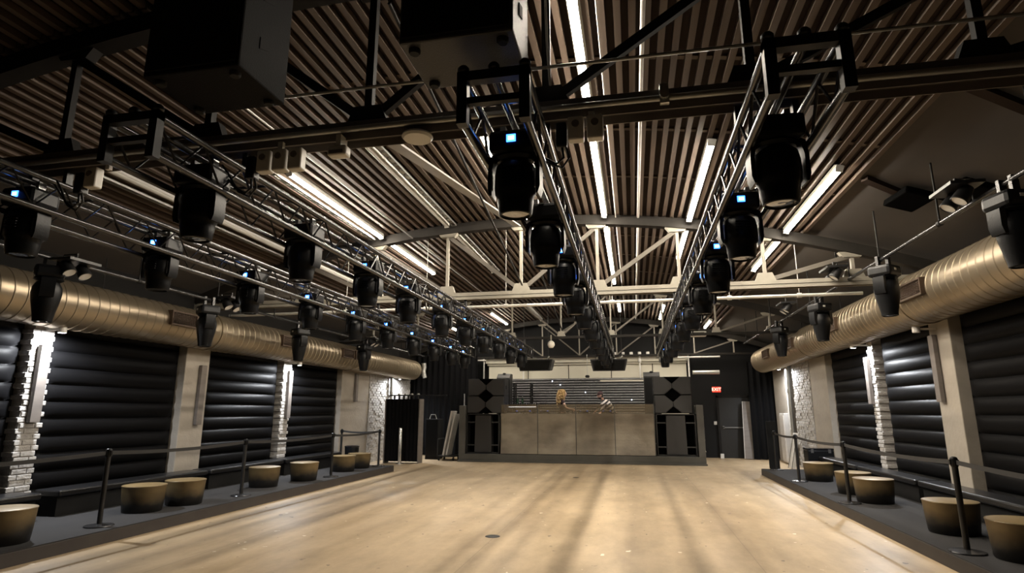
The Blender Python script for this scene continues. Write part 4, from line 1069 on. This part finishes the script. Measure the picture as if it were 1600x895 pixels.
# striped person: leaning to the left over the counter, facing left
t = person('person', (-.92,20.45,.58), 'person in dark cap and black and white striped sweater leaning left', None, M['skin'], 0)
P = dict(pelvis=(.24,.08,.90),waist=(.20,.05,1.08),chest=(.04,-.02,1.27),neck=(-.08,-.04,1.40),skull=(-.14,-.05,1.50),
  shL=(-.03,-.22,1.35),elL=(-.10,-.34,1.11),wrL=(-.16,-.48,.98),shR=(.02,.18,1.36),elR=(-.22,.16,1.17),wrR=(-.34,-.05,1.03),
  thumbL=(-.6,0,.3),palmL=(-.3,0,-1),thumbR=(0,-.6,.3),palmR=(0,0,-1),
  hipL=(.24,-.03,.86),knL=(.18,-.06,.48),anL=(.22,-.06,.09),toL=(.07,-.08,.035),hipR=(.25,.19,.86),knR=(.22,.20,.48),anR=(.26,.20,.09),toR=(.11,.19,.035))
_, man_head = full_body(t, P, M['skin'], (-.165,-.05,1.545), (0,math.radians(-10),math.radians(-78)))
P['hem'] = (.25,.08,.80); P['cfL'] = lerp(P['elL'],P['wrL'],.85); P['cfR'] = lerp(P['elR'],P['wrR'],.85)
cloth(t, 'sweater', P, [[('hem',.165,.15),((.24,.08,.92),.17,.155),('waist',.135,.115),('chest',.155,.125),('neck',.066,.066)],[('chest',.155,.125),('shL',.075,.075),('elL',.056,.056),('cfL',.042,.042)],[('chest',.155,.125),('shR',.075,.075),('elR',.056,.056),('cfR',.042,.042)]], M['knit'])
cloth(t, 'trousers', P, [[('pelvis',.145,.135),('hipL',.098,.098),('knL',.068,.068),('anL',.052,.052)],[('pelvis',.145,.135),('hipR',.098,.098),('knR',.068,.068),('anR',.052,.052)]], M['trousers'])
for s in 'LR': MB().bbox(P['to'+s][0]-.08,P['an'+s][0]+.06,P['an'+s][1]-.045,P['an'+s][1]+.045,0,.085,.03).build('shoe', M['shoe'], t)
b = MB().lathe([(0,.125),(.05,.12),(.086,.095),(.100,.05),(.101,.02),(.096,.015)], n=28)
b.prism([(-.185,-.05),(-.19,.0),(-.185,.05),(-.08,.085),(-.08,-.085)], .022, .034, 'z')
b.xf(Matrix.Translation((-.16,-.05,1.575)) @ Matrix.Rotation(math.radians(-10),4,'Y')).build('cap', M['cap'], t, 'dark cap')
def face_shell(name, m, keep, off, h):
    bm = bmesh.new(); bm.from_mesh(h.data); bm.normal_update()
    bmesh.ops.delete(bm, geom=[v for v in bm.verts if not keep(v.co) or abs(v.co.x) > .079], context='VERTS')
    for v in bm.verts: v.co += v.normal*off
    r_ = bmesh.ops.solidify(bm, geom=bm.faces[:], thickness=.003)
    me = bpy.data.meshes.new(name); bm.to_mesh(me); bm.free(); me.materials.clear(); me.materials.append(m)
    for p in me.polygons: p.use_smooth = True
    o = bpy.data.objects.new(name, me); col.objects.link(o); o.parent = h.parent; o.location = h.location; o.rotation_euler = h.rotation_euler; return o
face_shell('beard', M['beard'], lambda c: c.z < -.048-.25*max(0,c.y+.02) and c.y < .02 and not (abs(c.x) < .024 and -.062 < c.z), .006, man_head)
face_shell('hair', M['beard'], lambda c: c.y > .015 and -.06 < c.z < .06, .007, man_head)

# ------------------------------------------------------------------ drapes and clutter in the far corners
def drape(x0, x1, y, z0, z1, label, rotz=0, amp=.05, per=.22, name='drape'):
    b = MB(); n = max(12, int((x1-x0)/per*8)); vs = []; fs = []
    for j,(z) in enumerate((z0, z0+(z1-z0)*.5, z1)):
        for i in range(n+1):
            x = x0+(x1-x0)*i/n; vs.append((x-x0, amp*(1-.4*j/2)*math.sin(2*PI*(x-x0)/per+.3*math.sin(3*x)), z))
    m0 = len(vs); vs += [(v[0],v[1]+.012,v[2]) for v in vs[:]]
    for j in range(2):
        for i in range(n):
            a = j*(n+1)+i; fs += [(a,a+1,a+n+2,a+n+1),(m0+a,m0+a+n+1,m0+a+n+2,m0+a+1)]
    for i in range(n): fs += [(i,m0+i,m0+i+1,i+1),(2*(n+1)+i,2*(n+1)+i+1,m0+2*(n+1)+i+1,m0+2*(n+1)+i)]
    for j in range(2): a = j*(n+1); fs += [(a,a+n+1,m0+a+n+1,m0+a),(a+n,m0+a+n,m0+a+2*n+1,a+2*n+1)]
    o = b.add(vs, fs, 0, True).build(name, M['drape']); o.location = (x0,y,0); o.rotation_euler = (0,0,rotz); return tag(o, label, 'drape')
drape(-8.3,-5.75,21.75,.02,3.7,'tall black drape hanging left of the off-white wall')
drape(3.95,4.7,21.9,.02,3.3,'tall black drape hanging in the right back corner')
# portable black screen with its rail, at the end of the left platform
t = thing('draped_frame', (-7.85,18.2,0), 'tall black draped frame standing at the end of left platform', 'draped frame')
b = MB(); n = 60; vs = []; fs = []
for j in (0,1):
    for i in range(n+1):
        vs.append((1.1*i/n, .022*math.sin(i*.9)+.0, (.06,2.0)[j]))
m0 = len(vs); vs += [(v[0],v[1]+.35,v[2]) for v in vs[:]]
for i in range(n): fs += [(i,i+1,i+n+2,i+n+1),(m0+i,m0+i+n+1,m0+i+n+2,m0+i+1),(n+1+i,n+2+i,m0+n+2+i,m0+n+1+i)]
fs += [(0,n+1,m0+n+1,m0),(n,m0+n,m0+2*n+1,2*n+1)]
b.add(vs,fs,0,True).build('black_cloth', M['drape'], t)
MB().box(-.04,-.01,-.02,.37,0,2.0).build('upright', M['strip_panel'], t); MB().box(1.11,1.14,-.02,.37,0,2.0).build('upright', M['strip_panel'], t)
b = MB().box(.05,2.0,.1,.14,2.10,2.135)
for k in range(6): b.box(.2+.16*k,.24+.16*k,.08,.16,2.0,2.10)
b.build('top_rail', M['black'], t)
b = MB()
for k in range(4): MB().lathe([(0,0),(.05,0),(.04,.04),(0,.05)], (.38+.22*k,.1,2.135), n=12).build('rail_cap', M['conduit'], t)
t = thing('bollard', (-7.25,18.0,0), 'slim silver post standing before the black draped frame', 'bollard')
MB().lathe([(0,0),(.14,0),(.14,.015),(.06,.03),(0,.03)], n=24).build('base', M['chrome'], t); MB().lathe([(.055,.02),(.055,1.08),(.045,1.1),(0,1.105)], n=24).build('post', M['chrome'], t)
t = thing('wall_cabinet', (-6.75,20.2,0), 'narrow black cabinet behind the draped frame on the left', 'cabinet')
MB().bbox(-.35,.1,-.3,.3,0,1.35,.01).build('body', M['matte'], t); MB().box(-.33,.08,-.315,-.3,.1,1.3).build('door', M['plastic'], t); MB().tube([(-.2,-.33,1.36),(-.15,-.33,1.5),(.0,-.33,1.5),(.05,-.33,1.36)],.015,8).build('handle', M['conduit'], t)
tag(MB().tube([(-6.15,21.4,.02),(-6.15,21.4,2.25)], .022, 10).lathe([(0,0),(.2,0),(.2,.02),(0,.03)],(-6.15,21.4,0),n=20).build('drape_pole', M['conduit']), 'thin silver pole before the tall black drape on the left', 'pole')
t = thing('table_cart', (-6.1,19.75,0), 'white folded tables leaning on a cart left of the booth', 'table cart')
for k in range(2):
    MB().bar((.08*k-.22,.0+.1*k,.17),(.08*k+.06,.0+.1*k,1.62-.1*k),.55,.055,up=(1,0,0)).build('folded_table', M['pale_board'], t)
MB().box(-.42,.2,-.32,.4,.12,.16).tube([(-.40,-.3,.14),(-.40,-.3,.7)],.018,8).tube([(-.40,.36,.14),(-.40,.36,.7)],.018,8).tube([(-.40,-.3,.7),(-.40,.36,.7)],.018,8).build('cart_frame', M['black'], t)
for dx in (-.36,.14):
    for dy in (-.26,.34): MB().tube([(dx-.018,dy,.06),(dx+.018,dy,.06)],.06,16).box(dx-.02,dx+.02,dy-.012,dy+.012,.06,.125).build('caster', M['rubber'], t)
# exit sign, door, leaning board
t = thing('exit_sign', (2.88,21.9,2.36), 'small red lit EXIT sign on the black wall right of booth', 'exit sign')
MB().bbox(-.15,.15,-.03,.04,-.10,.10,.008).build('housing', M['black'], t); MB().box(-.14,.14,-.036,-.03,-.09,.09).build('face', M['exit_red'], t)
cu = bpy.data.curves.new('exit_text', 'FONT'); cu.body = 'EXIT'; cu.size = .155; cu.align_x = 'CENTER'; cu.align_y = 'CENTER'; cu.extrude = .003
cu.materials.append(M['exit_letter'])
tmp = bpy.data.objects.new('lettering', cu); col.objects.link(tmp); bpy.context.view_layer.update()
me = bpy.data.meshes.new_from_object(tmp.evaluated_get(bpy.context.evaluated_depsgraph_get())); bpy.data.objects.remove(tmp)
o = bpy.data.objects.new('exit_lettering', me); col.objects.link(o); o.parent = t; o.rotation_euler = (PI/2,0,0); o.location = (0,-.040,0)
d = MB().bbox(3.0,4.0,22.50,22.6,0,2.1,.008).build('door_1', M['black']); struct(d)
MB().box(2.93,3.0,22.48,22.6,0,2.17).box(4.0,4.07,22.48,22.6,0,2.17).box(2.93,4.07,22.48,22.6,2.1,2.17).build('door_frame', M['steel_black'], d)
MB().box(3.08,3.92,22.44,22.47,1.03,1.07).box(3.08,3.14,22.44,22.5,1.01,1.10).box(3.86,3.92,22.44,22.5,1.01,1.10).build('panic_bar', M['clampm'], d)
tag(MB().bbox(-.05,.05,-.02,.02,-.06,.06,.008).build('wall_switch', M['white']), 'small white switch plate beside the panic bar door', 'switch').location = (2.86,22.57,1.2)
tag(MB().bbox(-.06,.06,-.03,.03,0,.16,.01).build('door_stop', M['white']), 'small white object on the floor by the dark door', 'door stop').location = (2.98,22.3,0)
t = thing('leaning_board', (3.82,22.0,0), 'narrow pale board leaning beside the dark exit door', 'board')
MB().bar((.0,0,.02),(.1,.25,1.95),.28,.03,up=(0,1,0)).build('board', M['strip_panel'], t); MB().bar((-.15,0,.02),(-.06,.22,1.95),.02,.035,up=(0,1,0)).build('pale_edge', M['pale_board'], t)

# ------------------------------------------------------------------ world, camera, view
w = bpy.data.worlds.new('world'); sc.world = w; w.use_nodes = True
w.node_tree.nodes['Background'].inputs[0].default_value = (.9,.8,.7,1); w.node_tree.nodes['Background'].inputs[1].default_value = 0.0
f = 915.; d = Vector((190,-195.5,f)).normalized(); u = Vector((0,f*f/195.5,f)).normalized(); r = d.cross(u)
if r.x < 0: r = -r
R = Matrix((r, d, u))                       # world = R @ (x right, y up, z forward)
cx_, cy_, cz_ = R @ Vector((1,0,0)), R @ Vector((0,1,0)), -(R @ Vector((0,0,1)))
cam = bpy.data.cameras.new('camera'); co = bpy.data.objects.new('camera', cam); col.objects.link(co)
co.matrix_world = Matrix(((cx_.x,cy_.x,cz_.x,0),(cx_.y,cy_.y,cz_.y,0),(cx_.z,cy_.z,cz_.z,1.6),(0,0,0,1)))
cam.sensor_width = 36; cam.lens = f/1600*36; cam.clip_start = .05; cam.clip_end = 200
sc.camera = co
sc.view_settings.view_transform = 'Standard'; sc.view_settings.look = 'None'; sc.view_settings.gamma = 1; sc.view_settings.use_curve_mapping = False
sc.view_settings.exposure = 0.12
try:
    sc.cycles.use_denoising = True; sc.cycles.max_bounces = 8; sc.cycles.diffuse_bounces = 5; sc.cycles.glossy_bounces = 4
    sc.cycles.sample_clamp_indirect = 6
except Exception: pass
